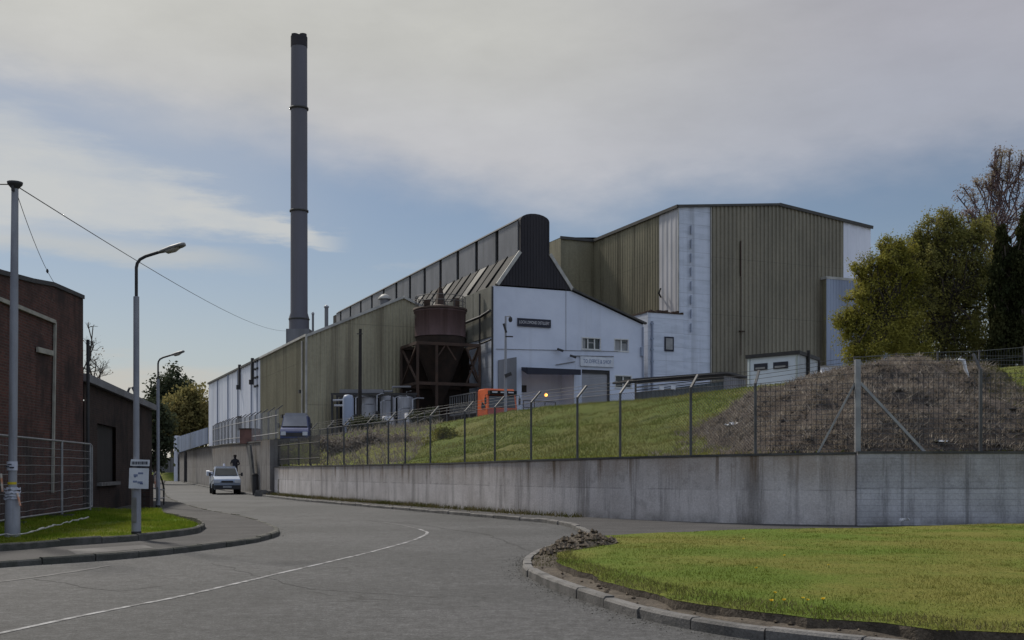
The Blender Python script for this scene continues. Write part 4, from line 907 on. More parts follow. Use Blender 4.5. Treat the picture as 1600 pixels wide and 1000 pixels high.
# ------------------------------------------------------------------ olive clad production hall on the left
rt = thing('clad_hall', 'long olive clad hall with a white far end and the chimney rising behind', 'building', tuple(W(-14.69,6,2.5)))
T0 = 6.0; SE, SR, SW = -14.69, -6.1, -.3; EZ, RZZ = 13.0, 16.8
L1, L2 = 21.0, 57.5
gt = lambda x: interp(x, [0, SR-SE, SW-SE], [EZ, RZZ, RZZ-2.5])
MB().corr(W(SE,T0,0), W(SW,T0,0), 2.5, lambda x: gt(x), .33, .05, nV).build('gable_wall', M['olive'], rt)
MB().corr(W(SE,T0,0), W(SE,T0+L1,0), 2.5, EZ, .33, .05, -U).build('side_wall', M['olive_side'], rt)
MB().corr(W(SE,T0+L1+.02,0), W(SE,T0+L2,0), 2.5, EZ, 1.2, .05, -U).build('white_side_wall', M['white_clad'], rt)
mb = MB()
mb.quad(W(SE-.1,T0-.15,EZ+.03), W(SE-.1,T0+L2,EZ+.03), W(SR,T0+L2,RZZ+.05), W(SR,T0-.15,RZZ+.05)); mb.quad(W(SR,T0-.15,RZZ+.05), W(SR,T0+L2,RZZ+.05), W(SW,T0+L2,RZZ-2.45), W(SW,T0-.15,RZZ-2.45))
mb.quad(W(SE,T0+L2,2.5), W(SW,T0+L2,2.5), W(SW,T0+L2,RZZ-2.5), W(SR,T0+L2,RZZ), W(SE,T0+L2,EZ)); mb.build('roof', M['slate'], rt)
each('verge_trim', M['flash'], rt, [lambda q: q.bar(W(SE-.05,T0-.1,EZ+.02), W(SR,T0-.1,RZZ+.05), .2, .22), lambda q: q.bar(W(SR,T0-.1,RZZ+.05), W(SW,T0-.1,RZZ-2.45), .2, .22)])
mb = MB(); mb.bar(W(SE-.08,T0-.1,EZ+.06), W(SE-.08,T0+L1,EZ+.06), .2, .2); mb.build('eaves_trim', M['flash'], rt)
mb = MB(); mb.bar(W(SE-.08,T0+L1,EZ+.05), W(SE-.08,T0+L2,EZ+.05), .22, .22); mb.build('gutter', M['flash_dark'], rt)
each('downpipe', M['flash'], rt, [lambda q: q.tube([W(SE-.12,T0-.15,2.5), W(SE-.12,T0-.15,EZ)], .1, 8), lambda q: q.tube([W(SE-.14,T0+1.3,2.5), W(SE-.14,T0+1.3,EZ-.3)], .09, 8)])
each('downpipe', M['blue_grey_clad'], rt, [lambda q, tq=tq: q.tube([W(SE-.14,T0+tq,2.5), W(SE-.14,T0+tq,EZ-.1)], .08, 6) for tq in (L1+1.2,L1+4.6,L1+13,L1+20,L1+28)])
br = [lambda q, tq=tq: q.wbox(SE-.3, SE-.02, T0+tq, T0+tq+.4, EZ-1.9, EZ+.4).wbox(SE-.5, SE-.05, T0+tq+.05, T0+tq+.4, EZ-2.4, EZ-1.9) for tq in (L1+3.6, L1+11.5)]
br += [lambda q, tq=tq, zq=zq: q.wbox(SE-.25, SE-.02, T0+tq, T0+tq+.22, EZ+zq-.22, EZ+zq) for tq in (L1+1.0,L1+2.2) for zq in (0,-.8,-1.7,-2.6)]
br += [lambda q: q.wbox(SE-.4, SE-.02, T0+L1+11.3, T0+L1+12.1, 6.0, 7.6), lambda q: q.wbox(SE-.35, SE-.02, T0+1.5, T0+1.9, 8.2, 8.5), lambda q: q.wbox(SE-.3,SE-.02,T0+9,T0+9.6,6.4,6.7)]
each('cable_bracket', M['dark_metal'], rt, br)
def roof_z(s): return gt(s-SE)
for label, s, tq, r, h in (('slim grey flue pipe on the olive hall roof nearer the chimney', -12.9, 11.5, .1, 1.3), ('slightly thicker grey flue pipe on the olive hall roof farther from the chimney', -12.2, 9.3, .17, 1.35)):
    b_ = W(s, tq, roof_z(s)-.3); t = thing('flue_pipe', label, 'flue', tuple(b_), 0, 'flue pipes on the olive hall roof'); MB().tube([b_, b_+Vector((0,0,h+.9))], r, 10).build('pipe', M['grey_panel'], t); MB().lathe(b_+Vector((0,0,h+.85)), [(r*1.35,0),(r*1.35,.12),(.02,.25)], 10).build('cap', M['galv'], t)
b_ = W(-7.2, 8.0, roof_z(-7.2)-.2); t = thing('roof_vent', 'white capped drum vent near the ridge of the olive hall', 'vent', tuple(b_))
MB().lathe(b_, [(.45,0),(.45,.75)], 16).build('drum', M['grey_panel'], t); MB().lathe(b_, [(.6,.76),(.6,.86),(.3,1.15),(.02,1.25)], 16).build('cap', M['flash'], t)

# chimney
cb = Vector((-25.0,130,3)); t = thing('chimney', 'tall slim grey steel chimney with a sooty top behind the olive hall', 'chimney', tuple(cb))
R_ = 1.0; zt_ = lambda py: H+(735-py)/F*130
MB().lathe(cb, [(R_*1.17,0),(R_*1.17,zt_(497)-3),(R_,zt_(489)-3),(R_*.98,zt_(330)-3),(R_*.96,zt_(170)-3),(R_*.94,zt_(74)-3)], 32).build('shaft', M['stack'], t)
for py in (330,170): MB().lathe(cb, [(R_*1.0,zt_(py)-3-.12),(R_*1.1,zt_(py)-3-.1),(R_*1.1,zt_(py)-3+.1),(R_*1.0,zt_(py)-3+.12)], 32).build('flange', M['flash_dark'], t)
MB().lathe(cb, [(R_*.97,zt_(74)-3),(R_*.97,zt_(58)-3)], 32).build('sooty_cap', M['soot'], t)
for dx in (-.48,.48): MB().lathe(cb+Vector((dx,0,0)), [(.42,zt_(60)-3),(.42,zt_(53.5)-3)], 16).build('flue_liner', M['soot'], t)
MB().lathe(cb, [(R_*1.2,zt_(499)-3-.1),(R_*1.25,zt_(499)-3),(R_*1.2,zt_(499)-3+.1)], 32).build('base_ring', M['flash_dark'], t)
MB().box(cb.x-1.25,cb.x+1.45,cb.y-1.4,cb.y+1.4,3,zt_(516)).build('plinth', M['grey_panel'], t)

# ------------------------------------------------------------------ khaki warehouse on the right
B = Vector((15.63,104,0)); ob = (B-A); sB, tB = ob.dot(U), ob.dot(V)
def WB(s, t, z): return B+U*s+V*t+Vector((0,0,z))
rt = thing('tall_warehouse', 'tall khaki ribbed warehouse with white corner strips and a low pitched roof', 'building', tuple(WB(0,0,3.5)))
EB, PB = 26.3, 27.55
gz = lambda x: interp(x, [0,11.45,22.9], [EB,PB,EB])
MB().corr(WB(3.55,0,0), WB(19.4,0,0), 3.5, lambda x: gz(x+3.55), .46, .11, nV).build('ribbed_front', M['khaki'], rt)
MB().corr(WB(0,0,0), WB(3.53,0,0), 3.5, lambda x: gz(x), 1.1, .03, nV).build('white_corner_strip', M['white_stained'], rt)
MB().corr(WB(19.42,0,0), WB(22.9,0,0), 3.5, lambda x: gz(x+19.42), 1.1, .03, nV).build('white_end_strip', M['white_clad'], rt)
MB().corr(WB(0,0,0), WB(0,3.47,0), 3.5, EB, .8, .03, -U).build('white_side_strip', M['warm_white'], rt)
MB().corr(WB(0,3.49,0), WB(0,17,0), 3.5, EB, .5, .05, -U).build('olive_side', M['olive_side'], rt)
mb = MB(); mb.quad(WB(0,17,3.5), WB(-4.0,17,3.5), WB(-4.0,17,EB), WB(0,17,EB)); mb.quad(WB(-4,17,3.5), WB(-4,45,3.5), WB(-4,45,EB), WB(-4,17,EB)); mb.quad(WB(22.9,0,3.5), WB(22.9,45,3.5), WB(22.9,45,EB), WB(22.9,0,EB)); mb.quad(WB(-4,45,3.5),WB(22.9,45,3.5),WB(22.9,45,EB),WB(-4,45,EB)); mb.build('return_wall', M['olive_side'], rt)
mb = MB(); e = .12
mb.quad(WB(-e,-e,EB+.06), WB(-e,17,EB+.06), WB(11.45,17,PB+.06), WB(11.45,-e,PB+.06)); mb.quad(WB(11.45,-e,PB+.06), WB(11.45,45,PB+.06), WB(23.05,45,EB+.06), WB(23.05,-e,EB+.06)); mb.quad(WB(-4,17.01,EB+.05), WB(-4,45,EB+.05), WB(11.45,45,PB+.05), WB(11.45,17.01,PB+.05)); mb.build('roof', M['slate'], rt)
mb = MB(); mb.bar(WB(-.15,-.16,EB), WB(11.45,-.16,PB), .14, .22); mb.bar(WB(11.45,-.16,PB), WB(23.05,-.16,EB), .14, .3); mb.bar(WB(-.14,-.1,EB), WB(-.14,17,EB), .14, .3); mb.bar(WB(-.14,16.9,EB), WB(-4.1,16.9,EB), .14, .3); mb.build('roof_edge', M['flash_dark'], rt)
mb = MB(); mb.wbox(0,0,0,0,0,0) if False else None
each('corner_trim', M['flash'], rt, [lambda q: q.bar(WB(3.54,-.16,5), WB(3.54,-.16,EB+.2), .12, .06), lambda q: q.bar(WB(-.03,-.05,16), WB(-.03,-.05,EB-.2), .12, .12)])
each('vent_grille', M['blue_grey_clad'], rt, [lambda q, z=24.2-i*1.32: q.bar(WB(1.35,-.06,z-.42), WB(1.35,-.06,z+.42), .42, .05) for i in range(8)])
mb = MB(); mb.bar(WB(6.9,-.15,20.2), WB(6.9,-.15,23.6), .22, .08); mb.bar(WB(6.95,-.15,12.6), WB(6.95,-.15,20.1), .06, .06); mb.bar(WB(6.7,-.15,14.9), WB(7.3,-.15,14.9), .25, .1); mb.build('cable_slot', M['rust_dark'], rt)
mb = MB(); mb.tube([WB(-.1,3.0,18.2),WB(-.5,2.7,18.5),WB(-.3,2.7,19)], .09, 6); mb.build('floodlight', M['dark_metal'], rt)
# white flat-roofed block between the two
rt = thing('annexe', 'white flat roofed block between the gable building and the khaki warehouse', 'building', tuple(WB(-3.5,-.3,3.5)))
def wbb(mb, s0, s1, t0, t1, z0, z1): return mb.hexa([WB(s0,t0,z0),WB(s1,t0,z0),WB(s1,t1,z0),WB(s0,t1,z0),WB(s0,t0,z1),WB(s1,t0,z1),WB(s1,t1,z1),WB(s0,t1,z1)])
wbb(MB(), -3.5, .35, -.35, 8, 3.5, 16.1).build('wall', M['white_stained'], rt)
mb = MB(); 
for q in range(16): 
    s = -3.5+q*.24; wbb(mb, s, s+.2, -.42, -.1, 16.103, 16.2+random.random()*.22)
wbb(mb, -3.55, .4, -.1, 8.05, 16.103, 16.25); mb.build('broken_parapet', M['rust_dark'], rt)
mb = MB(); wbb(mb, -1.75, -.75, -.42, -.353, 12.6, 13.95); f = mb.build('window', M['sign_dark'], rt); mb = MB(); wbb(mb, -1.62, -.9, -.45, -.423, 12.75, 13.8); mb.build('pane', M['blind'], f)
mb = MB(); mb.tube([WB(-3.1,-.45,7), WB(-3.1,-.45,15.3)], .11, 6); 
for z in (15,13.6,12.6,11.5,9.6): wbb(mb, -3.25, -2.95, -.5, -.36, z, z+.15)
mb.build('downpipe', M['blue_grey_clad'], rt)
# grey clad block at the warehouse corner
rt = thing('clad_annexe', 'pale blue grey clad block against the right corner of the khaki warehouse', 'building', tuple(WB(16.55,-.9,3.5)))
MB().corr(WB(16.55,-.9,0), WB(26,-.9,0), 3.5, 20.5, .35, .04, nV).build('front_wall', M['blue_grey_clad'], rt)
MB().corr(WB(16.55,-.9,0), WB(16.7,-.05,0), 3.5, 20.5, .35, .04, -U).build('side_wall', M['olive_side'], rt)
mb = MB(); wbb(mb, 16.5, 26, -.95, -.02, 20.5, 20.75); mb.build('roof', M['flash'], rt)
mb = MB(); mb.quad(WB(26,-.9,3.5), WB(26,0,3.5), WB(26,0,20.5), WB(26,-.9,20.5)); mb.build('end_wall', M['blue_grey_clad'], rt)
# low white store beyond the cabin
c0 = PX(1284,592,74); rt = thing('low_store', 'low white store with a dark window edge between cabin and trees', 'shed', (c0.x,74,4.8))
mb = MB(); mb.box(c0.x, c0.x+3.0, 74, 78, 4.8, PX(0,573,74).z); mb.build('wall', M['white_clad'], rt); mb = MB(); mb.box(c0.x-.1, c0.x+3.1, 73.9, 78.1, PX(0,573,74).z+.003, PX(0,571.5,74).z); mb.build('roof', M['flash'], rt)
mb = MB(); mb.box(c0.x+1.0, c0.x+2.5, 73.93, 73.997, PX(0,585,74).z, PX(0,578,74).z); mb.build('window', M['sign_dark'], rt)
# dark lean-to shed
sA = PX(993,592,82); sBv = PX(1131,581,86); sC = PX(1165,588,90)
rt = thing('lean_to_shed', 'low dark grey profiled shed with two small white notices on the bank crest', 'shed', (sA.x,82,4.6))
d = (Vector((sBv.x,86,0))-Vector((sA.x,82,0))); o_ = Vector((d.y,-d.x,0)).normalized()
MB().corr((sA.x,82,0), (sBv.x,86,0), 4.6, lambda x: interp(x,[0,d.length],[sA.z-1.0,sBv.z-.75]), .4, .05, o_).build('front_wall', M['shed'], rt)
MB().corr((sBv.x,86,0), (sC.x,90,0), 4.6, sC.z-.3, .4, .05, (Vector((4,-(sC.x-sBv.x),0))).normalized()).build('side_wall', M['grey_panel'], rt)
mb = MB()
for q in range(4):
    f0 = q/4; mb.bar(Vector((sA.x,82,sA.z-.12-q*.25))-Vector((0,.05,0)), Vector((sBv.x,86,sBv.z-.1-q*.2))-Vector((0,.05,0)), .08, .07)
mb.bar((sA.x,81.95,4.6), (sA.x,81.95,sA.z), .14, .14); mb.build('louvre_slat', M['dark_metal'], rt)
mb = MB(); bk = Vector((-.6,5,.25)); a_, b2 = Vector((sA.x-.2,81.6,sA.z)), Vector((sBv.x+.3,85.7,sBv.z)); c2 = Vector((sC.x+.2,90,sC.z))
mb.add([a_, b2, c2, a_+Vector((-1,6,.2)), a_-Vector((0,0,.16)), b2-Vector((0,0,.16)), c2-Vector((0,0,.16)), a_+Vector((-1,6,.04))], [(0,1,2,3),(4,5,6,7),(0,1,5,4),(1,2,6,5),(2,3,7,6),(3,0,4,7)]); mb.build('roof', M['dark_metal'], rt)
for px in (1031,1049):
    tq = (px-993)/(1131-993); p = Vector((sA.x,82,0)).lerp(Vector((sBv.x,86,0)), tq)+o_*.1; z = PX(px,605.5,p.y).z
    x = d.normalized(); MB().bar(p+Vector((0,0,z-.17)), p+Vector((0,0,z+.17)), .42, .04, 0, o_).build('notice', M['sign_white'], rt)
# white cabin
p0, p1, p2 = PX(1168,557,62), PX(1248,552,59.6), PX(1278,560,63.2); p0.z = p1.z = p2.z = 4.9; cz = 7.75
rt = thing('site_cabin', 'small white panelled cabin with a dark flat roof on the bank crest', 'cabin', tuple(p1))
p3 = p0+(p2-p1); mb = MB(); mb.hexa([p0,p1,p2,p3]+[p+Vector((0,0,cz-4.9)) for p in (p0,p1,p2,p3)]); mb.build('wall', M['cabin'], rt)
ctr = (p0+p2)/2; mb = MB(); q_ = [ctr+(p-ctr)*1.06 for p in (p0,p1,p2,p3)]; mb.hexa([p+Vector((0,0,cz+.003-4.9)) for p in q_]+[p+Vector((0,0,cz+.2-4.9)) for p in q_]); mb.build('roof', M['dark_metal'], rt)
fd = (p1-p0).normalized(); fo = Vector((fd.y,-fd.x,0)); L = (p1-p0).length
for a_, b2 in ((.14,.40),(.52,.80)):
    mb = MB(); z0, z1 = 7.05, 7.42; q1, q2 = p0+fd*L*a_+fo*.02, p0+fd*L*b2+fo*.02
    mb.bar(q1+Vector((0,0,(z0+z1)/2-4.9)), q2+Vector((0,0,(z0+z1)/2-4.9)), .06, z1-z0); f = mb.build('window', M['sign_dark'], rt)
    mb = MB(); mb.bar(q1+fo*.05+fd*.12+Vector((0,0,7.16-4.9)), q2+fo*.05-fd*.12+Vector((0,0,7.16-4.9)), .03, .1); mb.build('pane', M['blind'], f)
mb = MB(); mb.bar(p1-fd*.12+fo*.02, p1-fd*.12+fo*.02+Vector((0,0,cz-4.9-.01)), .1, .1); mb.bar(p0+fd*.12+fo*.02, p0+fd*.12+fo*.02+Vector((0,0,cz-4.9-.01)), .1, .1); mb.build('corner_trim', M['cabin_trim'], rt)
sd_ = (p2-p1).normalized(); so_ = Vector((sd_.y,-sd_.x,0)); q = p1+sd_*1.6+so_*.1; MB().tube([q, q+Vector((0,0,cz+.35-4.9))], .1, 8).build('downpipe', M['dark_metal'], rt); q = p2-sd_*.05+so_*.08; MB().tube([q, q+Vector((0,0,cz-4.9))], .07, 8).build('downpipe', M['dark_metal'], rt)
# ------------------------------------------------------------------ hopper tank in its steel frame
YZ = 4.8
c = W(-4.0, 2.2, YZ); c.z = YZ
tk = lambda py: H+(735-py)/F*c.y-YZ
rt = thing('hopper_tank', 'rusty red-brown hopper tank in a dark steel frame beside the gable building', 'tank', tuple(c))
R_ = 2.2
MB().lathe(c, [(R_*1.0,tk(527.5)),(R_,tk(490)),(R_*1.03,tk(490)+.02),(R_*1.03,tk(487))], 36).build('drum', M['rust_tank'], rt)
MB().lathe(c, [(.3,tk(632)),(.45,tk(622)),(R_*.9,tk(548)),(R_*.97,tk(538)),(R_*.97,tk(528))], 36).build('cone', M['hopper_dark'], rt)
MB().lathe(c, [(R_*1.06,tk(490)+.2),(R_*1.06,tk(487)+.2),(R_*.5,tk(482)+.15),(.3,tk(480)+.25)], 36).build('lid', M['rust_dark'], rt)
mb = MB(); fr = 2.78; cs = [(-fr,-fr*.8),(fr,-fr*.8),(fr,fr*.8),(-fr,fr*.8)]
P = [c+U*a+V*b for a, b in cs]
for p in P+[c+U*(-1.1)-V*(fr*.8)]: mb.bar(p, p+Vector((0,0,tk(542))), .22, .22)
for z in (tk(542), tk(603)):
    for a, b in zip(P, P[1:]+P[:1]): mb.bar(a+Vector((0,0,z)), b+Vector((0,0,z)), .2, .26)
for a, b in ((P[1],P[2]),(P[3],P[0])): mb.bar(a+Vector((0,0,tk(541))), b+Vector((0,0,tk(603))), .14); mb.bar(b+Vector((0,0,tk(541))), a+Vector((0,0,tk(603))), .14)
a, b = P[1]-U*1.2, P[1]; mb.bar(a+Vector((0,0,tk(548))), b+Vector((0,0,tk(600))), .13); mb.bar(b+Vector((0,0,tk(548))), a+Vector((0,0,tk(600))), .13)
a, b = P[0]+U*1.6, P[0]+U*3.4; mb.bar(a+Vector((0,0,tk(566))), (a+b)/2+Vector((0,0,tk(542))), .1); mb.bar((a+b)/2+Vector((0,0,tk(542))), b+Vector((0,0,tk(566))), .1)
mb.build('frame', M['rust_dark'], rt)
mb = MB()
for q in range(14):
    a = 2*math.pi*q/14; p = c+Vector((R_*.98*math.cos(a), R_*.98*math.sin(a), tk(486)+.2)); mb.tube([p, p+Vector((0,0,.95))], .03, 5)
for z in (.5,.95):
    mb.tube([c+Vector((R_*.98*math.cos(2*math.pi*q/28), R_*.98*math.sin(2*math.pi*q/28), tk(486)+.2+z)) for q in range(29)], .03, 5)
mb.build('guard_rail', M['post'], rt)
mb = MB(); mb.quad(P[2]+V*.05, P[3]+V*.05, P[3]+V*.05+Vector((0,0,tk(544))), P[2]+V*.05+Vector((0,0,tk(544)))); mb.quad(P[2]-U*.1, P[1]-U*.1+V*2.2, P[1]-U*.1+V*2.2+Vector((0,0,tk(544))), P[2]-U*.1+Vector((0,0,tk(544)))); mb.build('added_dark_backing', M['hopper_dark'], rt)  # dark sheets added behind the cone to deepen the shade between the posts
mb = MB(); z = tk(482)+.1; mb.hexa([c+U*a+V*b+Vector((0,0,zz)) for zz, w in ((z,.42),(z+1.7,.13)) for a, b in ((-w,-w),(w,-w),(w,w),(-w,w))])
mb.tube([c+Vector((0,0,z+1.7)), c+Vector((0,0,z+2.3))], .07, 8); mb.bar(c+U*1.2-V*.8+Vector((0,0,z)), c+U*1.2-V*.8+Vector((0,0,z+.7)), .7, .5); mb.bar(c-U*1.4-V*.6+Vector((0,0,z)), c-U*1.4-V*.6+Vector((0,0,z+.45)), .5, .5)
mb.build('conveyor_head', M['rust_dark'], rt)
# three storage vessels, their pipe rack, and the pump set
for px, lab in ((576,'pale upright storage vessel at the chimney end of the row under the pipe rack'),(605,'middle pale upright storage vessel of three under the pipe rack'),(633.5,'pale upright storage vessel nearest the rusty hopper tank')):
    Y = 93.2; p = Vector(((px-800)/F*Y, Y, 4.5)); zt2 = PX(px,621,Y).z-4.5
    t = thing('storage_vessel', lab, 'tank', tuple(p), 0, 'pale storage vessels under the pipe rack', True)
    MB().lathe((0,0,0), [(.68,0),(.68,zt2-.1),(.62,zt2),(.3,zt2+.12),(.05,zt2+.15)], 24).build('shell', M['tank_white'], t); MB().lathe((0,0,0), [(.72,.1),(.72,.2)], 24).build('base_ring', M['post'], t)
    MB().tube([(.1,0,zt2+.1),(.1,0,zt2+.5),(.5,0,zt2+.55)], .05, 6).build('outlet_pipe', M['galv'], t)
o_ = PX(590,672,92); o_.z = 4.4; t = thing('pipe_rack', 'grey pipe rack with dark beams above the pale storage vessels', 'pipe rack', tuple(o_))
mb = MB(); x = lambda px: (px-800)/F*92.0
def z9(py): return H+(735-py)/F*92
for px in (519,556.5,594,612,648): mb.box(x(px)-.08,x(px)+.08,91.9,92.06,4.2,z9(617)); mb.box(x(px)-.08,x(px)+.08,94.6,94.76,4.2,z9(617))
for y in (91.95,94.65): mb.box(x(519)-.1,x(650)+.1,y,y+.12,z9(617)+.003,z9(614))
mb.build('frame', M['dark_metal'], t)
mb = MB(); mb.box(x(530),x(598),92.2,93.4,z9(614)+.01,z9(608)); mb.tube([(x(595),92.5,z9(611)),(x(612),92.5,z9(611)),(x(612),92.5,z9(604)),(x(640),93,z9(603))], .1, 6); mb.build('trunking', M['grey_panel'], t)
mb = MB(); mb.tube([(x(521),91.8,z9(626)),(x(540),91.8,z9(625)),(x(546),91.8,z9(621)),(x(552),91.8,z9(620))], .1, 6); mb.tube([(x(523),91.7,z9(634)),(x(536),91.7,z9(634)),(x(543),91.7,z9(630))], .1, 6); mb.build('elbow_pipe', M['tank_white'], t)
each('riser_pipe', M['galv'], t, [lambda q, px=px, h=h: q.tube([(x(px),91.6,4.4),(x(px),91.6,z9(h)),(x(px)+.35,91.9,z9(h)+.15),(x(px)+.9,92.2,z9(h)+.15)], .055, 6) for px, h in ((557,622),(566,634),(590,618),(596,628),(618,622),(624,640),(645,625))])
each('valve', M['dark_metal'], t, [lambda q, px=px, h=h: q.lathe((x(px),91.55,z9(h)), [(.05,-.14),(.14,-.1),(.14,.1),(.05,.14)], 10) for px, h in ((557,650),(590,645),(618,652))])
mb = MB(); mb.box(x(521),x(650),95.2,95.4,4.2,z9(617)); mb.build('back_panel', M['dark'], t)
q = PX(544,682,84); q.z = 3.85; t = thing('pump_set', 'pale blue grey pump column with white feet beside the storage vessels', 'pump', tuple(q))
MB().lathe(q, [(.42,1.1),(.42,3.1),(.3,3.35),(.05,3.4)], 18).build('column', M['blue_grey_clad'], t)
for sx in (-.28,.28): MB().bar(q+Vector((sx,0,.12)), q+Vector((sx*.6,0,1.15)), .2, .2).build('leg', M['blue_grey_clad'], t); MB().box(q.x+sx*1.1-.22,q.x+sx*1.1+.22,q.y-.35,q.y+.1,q.z,q.z+.12).build('foot', M['sign_white'], t)
# dark timber post
q = PX(562,670,88); q.z = 4.0; t = thing('timber_post', 'tall thin dark timber post standing before the olive gable', 'post', tuple(q)); MB().tube([q, Vector((q.x+.05,q.y,PX(0,514,88).z))], [.17,.12], 10).build('pole', M['pole_dark'], t); MB().bar(Vector((q.x-.2,q.y-.16,PX(0,522,88).z)), Vector((q.x+.25,q.y-.16,PX(0,522,88).z)), .07).build('crossarm', M['dark_metal'], t)
# camera mast before the gable building
q = PX(790,690,83); q.z = 4.6; t = thing('camera_mast', 'slim grey mast with camera and lamp arms before the white gable wall', 'mast', tuple(q)); zz = lambda py: PX(0,py,83).z
MB().tube([q, Vector((q.x,q.y,zz(585))), Vector((q.x,q.y,zz(494)))], [.13,.11,.07], 10).build('pole', M['grey_paint'], t)
MB().tube([(q.x,q.y,zz(495)),(q.x+.35,q.y-.1,zz(494))], .035, 6).build('arm', M['grey_paint'], t); MB().lathe((q.x+.36,q.y-.1,zz(501)), [(.03,.3),(.13,.2),(.15,0),(.08,-.12)], 12).build('dome_camera', M['dark_metal'], t)
MB().bar((q.x-.15,q.y-.1,zz(506)), (q.x+.05,q.y-.1,zz(520)), .16, .16).build('control_box', M['dark_metal'], t); MB().bar((q.x,q.y-.1,zz(526)), (q.x+.55,q.y-.2,zz(526.5)), .1, .09).build('camera', M['dark_metal'], t)
MB().bar((q.x-.05,q.y-.1,zz(588)), (q.x+.45,q.y-.15,zz(584)), .2, .25).build('lamp_head', M['dark_metal'], t)
# clipped bushes and drums along the yard edge, handrail
def leaves(name, clumps, dens, size, m, parent, sub=5, flat=1.0, spread=.42):
    out = []
    for c_, r, *sz in clumps:
        sc = Vector(sz[0]) if sz else Vector((1,1,1)); n = int(dens*r*r); k_ = max(3, int(sub*max(1, r)))
        dirs = rng.normal(size=(k_,3)); dirs /= np.linalg.norm(dirs, axis=1)[:,None]; cen = dirs*(rng.random((k_,1))**.45)*r*.85
        w = rng.random(k_)**1.5+.15; w /= w.sum(); idx = rng.choice(k_, n, p=w); p = cen[idx]+rng.normal(size=(n,3))*r*spread*.6
        out.append(p*np.array(sc)+np.array(c_))
    p = np.concatenate(out).astype(np.float32); n = len(p); a = rng.normal(size=(n,3)); a /= np.linalg.norm(a,axis=1)[:,None]; b = np.cross(a, rng.normal(size=(n,3))); b /= np.linalg.norm(b,axis=1)[:,None]
    s = size*(.55+.9*rng.random((n,1))); a = a*s*.5; b = b*s*.32; b[:,2] *= flat
    return raw_faces(name, np.stack([p-a, p+b, p+a, p-b], 1).reshape(-1,3), 4, m, None, parent)
def bush(name, label, c_, clumps, dens, size, m, group=None, stems=5):
    t = thing(name, label, 'bush', tuple(c_), 0, group); mb = MB(); c_ = Vector(c_)
    for q in range(stems):
        cc, r = clumps[q % len(clumps)][:2]; e = Vector(cc)+Vector((random.uniform(-.4,.4)*r, random.uniform(-.4,.4)*r, random.uniform(0,.5)*r)); mb.tube([c_, c_.lerp(e,.5)+Vector((random.uniform(-.1,.1),0,.05)), e], [.05,.035,.012], 5)
    mb.build('stems', M['bark'], t); leaves('foliage', clumps, dens, size, m, t); return t
for px, py, r, lab in ((560,664,.95,'grey green clipped bush at the chimney end of the yard edge'),(584,662,.95,'grey green clipped bush before the pale storage vessels'),(664,652,.95,'grey green clipped bush before the rusty hopper frame')):
    c_ = PX(px,py,78); g = Vector((c_.x, c_.y, c_.z-r*1.0)); bush('clipped_bush', lab, g, [(c_, r, (1.1,.9,.85))], 2600, .13, M['leaf_hedge'], 'clipped bushes along the yard edge')
for px, py, lab in ((606,662,'grey steel drum between the clipped bushes on the yard edge'),(641,657,'grey steel drum beside the bush under the hopper')):
    p = PX(px,py+10,79); t = thing('steel_drum', lab, 'drum', tuple(p), 0, 'steel drums on the yard edge', True); MB().lathe((0,0,0), [(.4,0),(.4,.3),(.42,.33),(.4,.36),(.4,.95),(.36,.97)], 18).build('body', M['tank_white'], t); MB().lathe((0,0,0), [(.35,.975),(.35,1.0),(.05,1.01)], 18).build('lid', M['galv'], t)
pl = [PX(px,py,76) for px, py in ((500,688),(535,683),(560,680),(600,676),(640,671),(665,660),(690,655),(715,650),(745,645))]
t = thing('handrail', 'low grey tubular handrail along the yard edge', 'railing', tuple(pl[0])); mb = MB()
R2 = resample(pl, 22)
for i, p in enumerate(R2): MB().tube([p-Vector((0,0,.7)), p+Vector((0,0,.75))], .035, 5).build('post', M['post'], t)
for z in (.72,.3): mb.tube([p+Vector((0,0,z)) for p in R2], .028, 5)
mb.build('rail', M['post'], t)
pl = [PX(818,630,80), PX(868,624,82)]; pl[1].z = pl[0].z = PX(0,627,81).z; t = thing('handrail', 'short dark handrail in front of the loading bay', 'railing', tuple(pl[0])); mb = MB(); mb.tube(pl, .035, 6); mb.tube([p-Vector((0,0,.5)) for p in pl], .03, 6); mb.build('rail', M['dark_metal'], t)
for i in range(4): p = pl[0].lerp(pl[1], i/3); MB().tube([p-Vector((0,0,1.9)), p], .035, 6).build('post', M['dark_metal'], t)

# ------------------------------------------------------------------ bushes on the bank
c_ = PX(684,694,57); g = PX(684,716,57)
bush('shrub', 'rounded yellow green shrub on the bank above the curved wall', g, [(PX(px,py,57+dy), r, (1.15,1,.8)) for px, py, r, dy in ((672,700,.75,0),(690,686,.75,.8),(706,680,.6,1.6),(662,708,.5,0),(682,707,.6,-.4),(700,694,.6,.6))], 2300, .12, M['leaf_bush'], None, 8)
for px, py, r, lab in ((522,702,1.1,'brown bare shrub beside the dark palisade on the bank'),(556,698,1.2,'brown bare shrub below the pump column on the bank'),(592,696,1.2,'brown shrub below the steel drums on the bank'),(628,698,1.1,'brown shrub next to the yellow green shrub on the bank')):
    Y = 60; c_ = PX(px,py,Y); g = c_-Vector((0,0,r)); bush('dead_shrub', lab, g, [(c_, r, (1.1,.8,.7)), (c_+Vector((.5,.6,-.1)), r*.7, (1,.8,.7))], 1500, .15, M['dead'], 'brown shrubs on the bank', 10)
for px, py in ((592,688),(560,692),(622,684)):
    pass
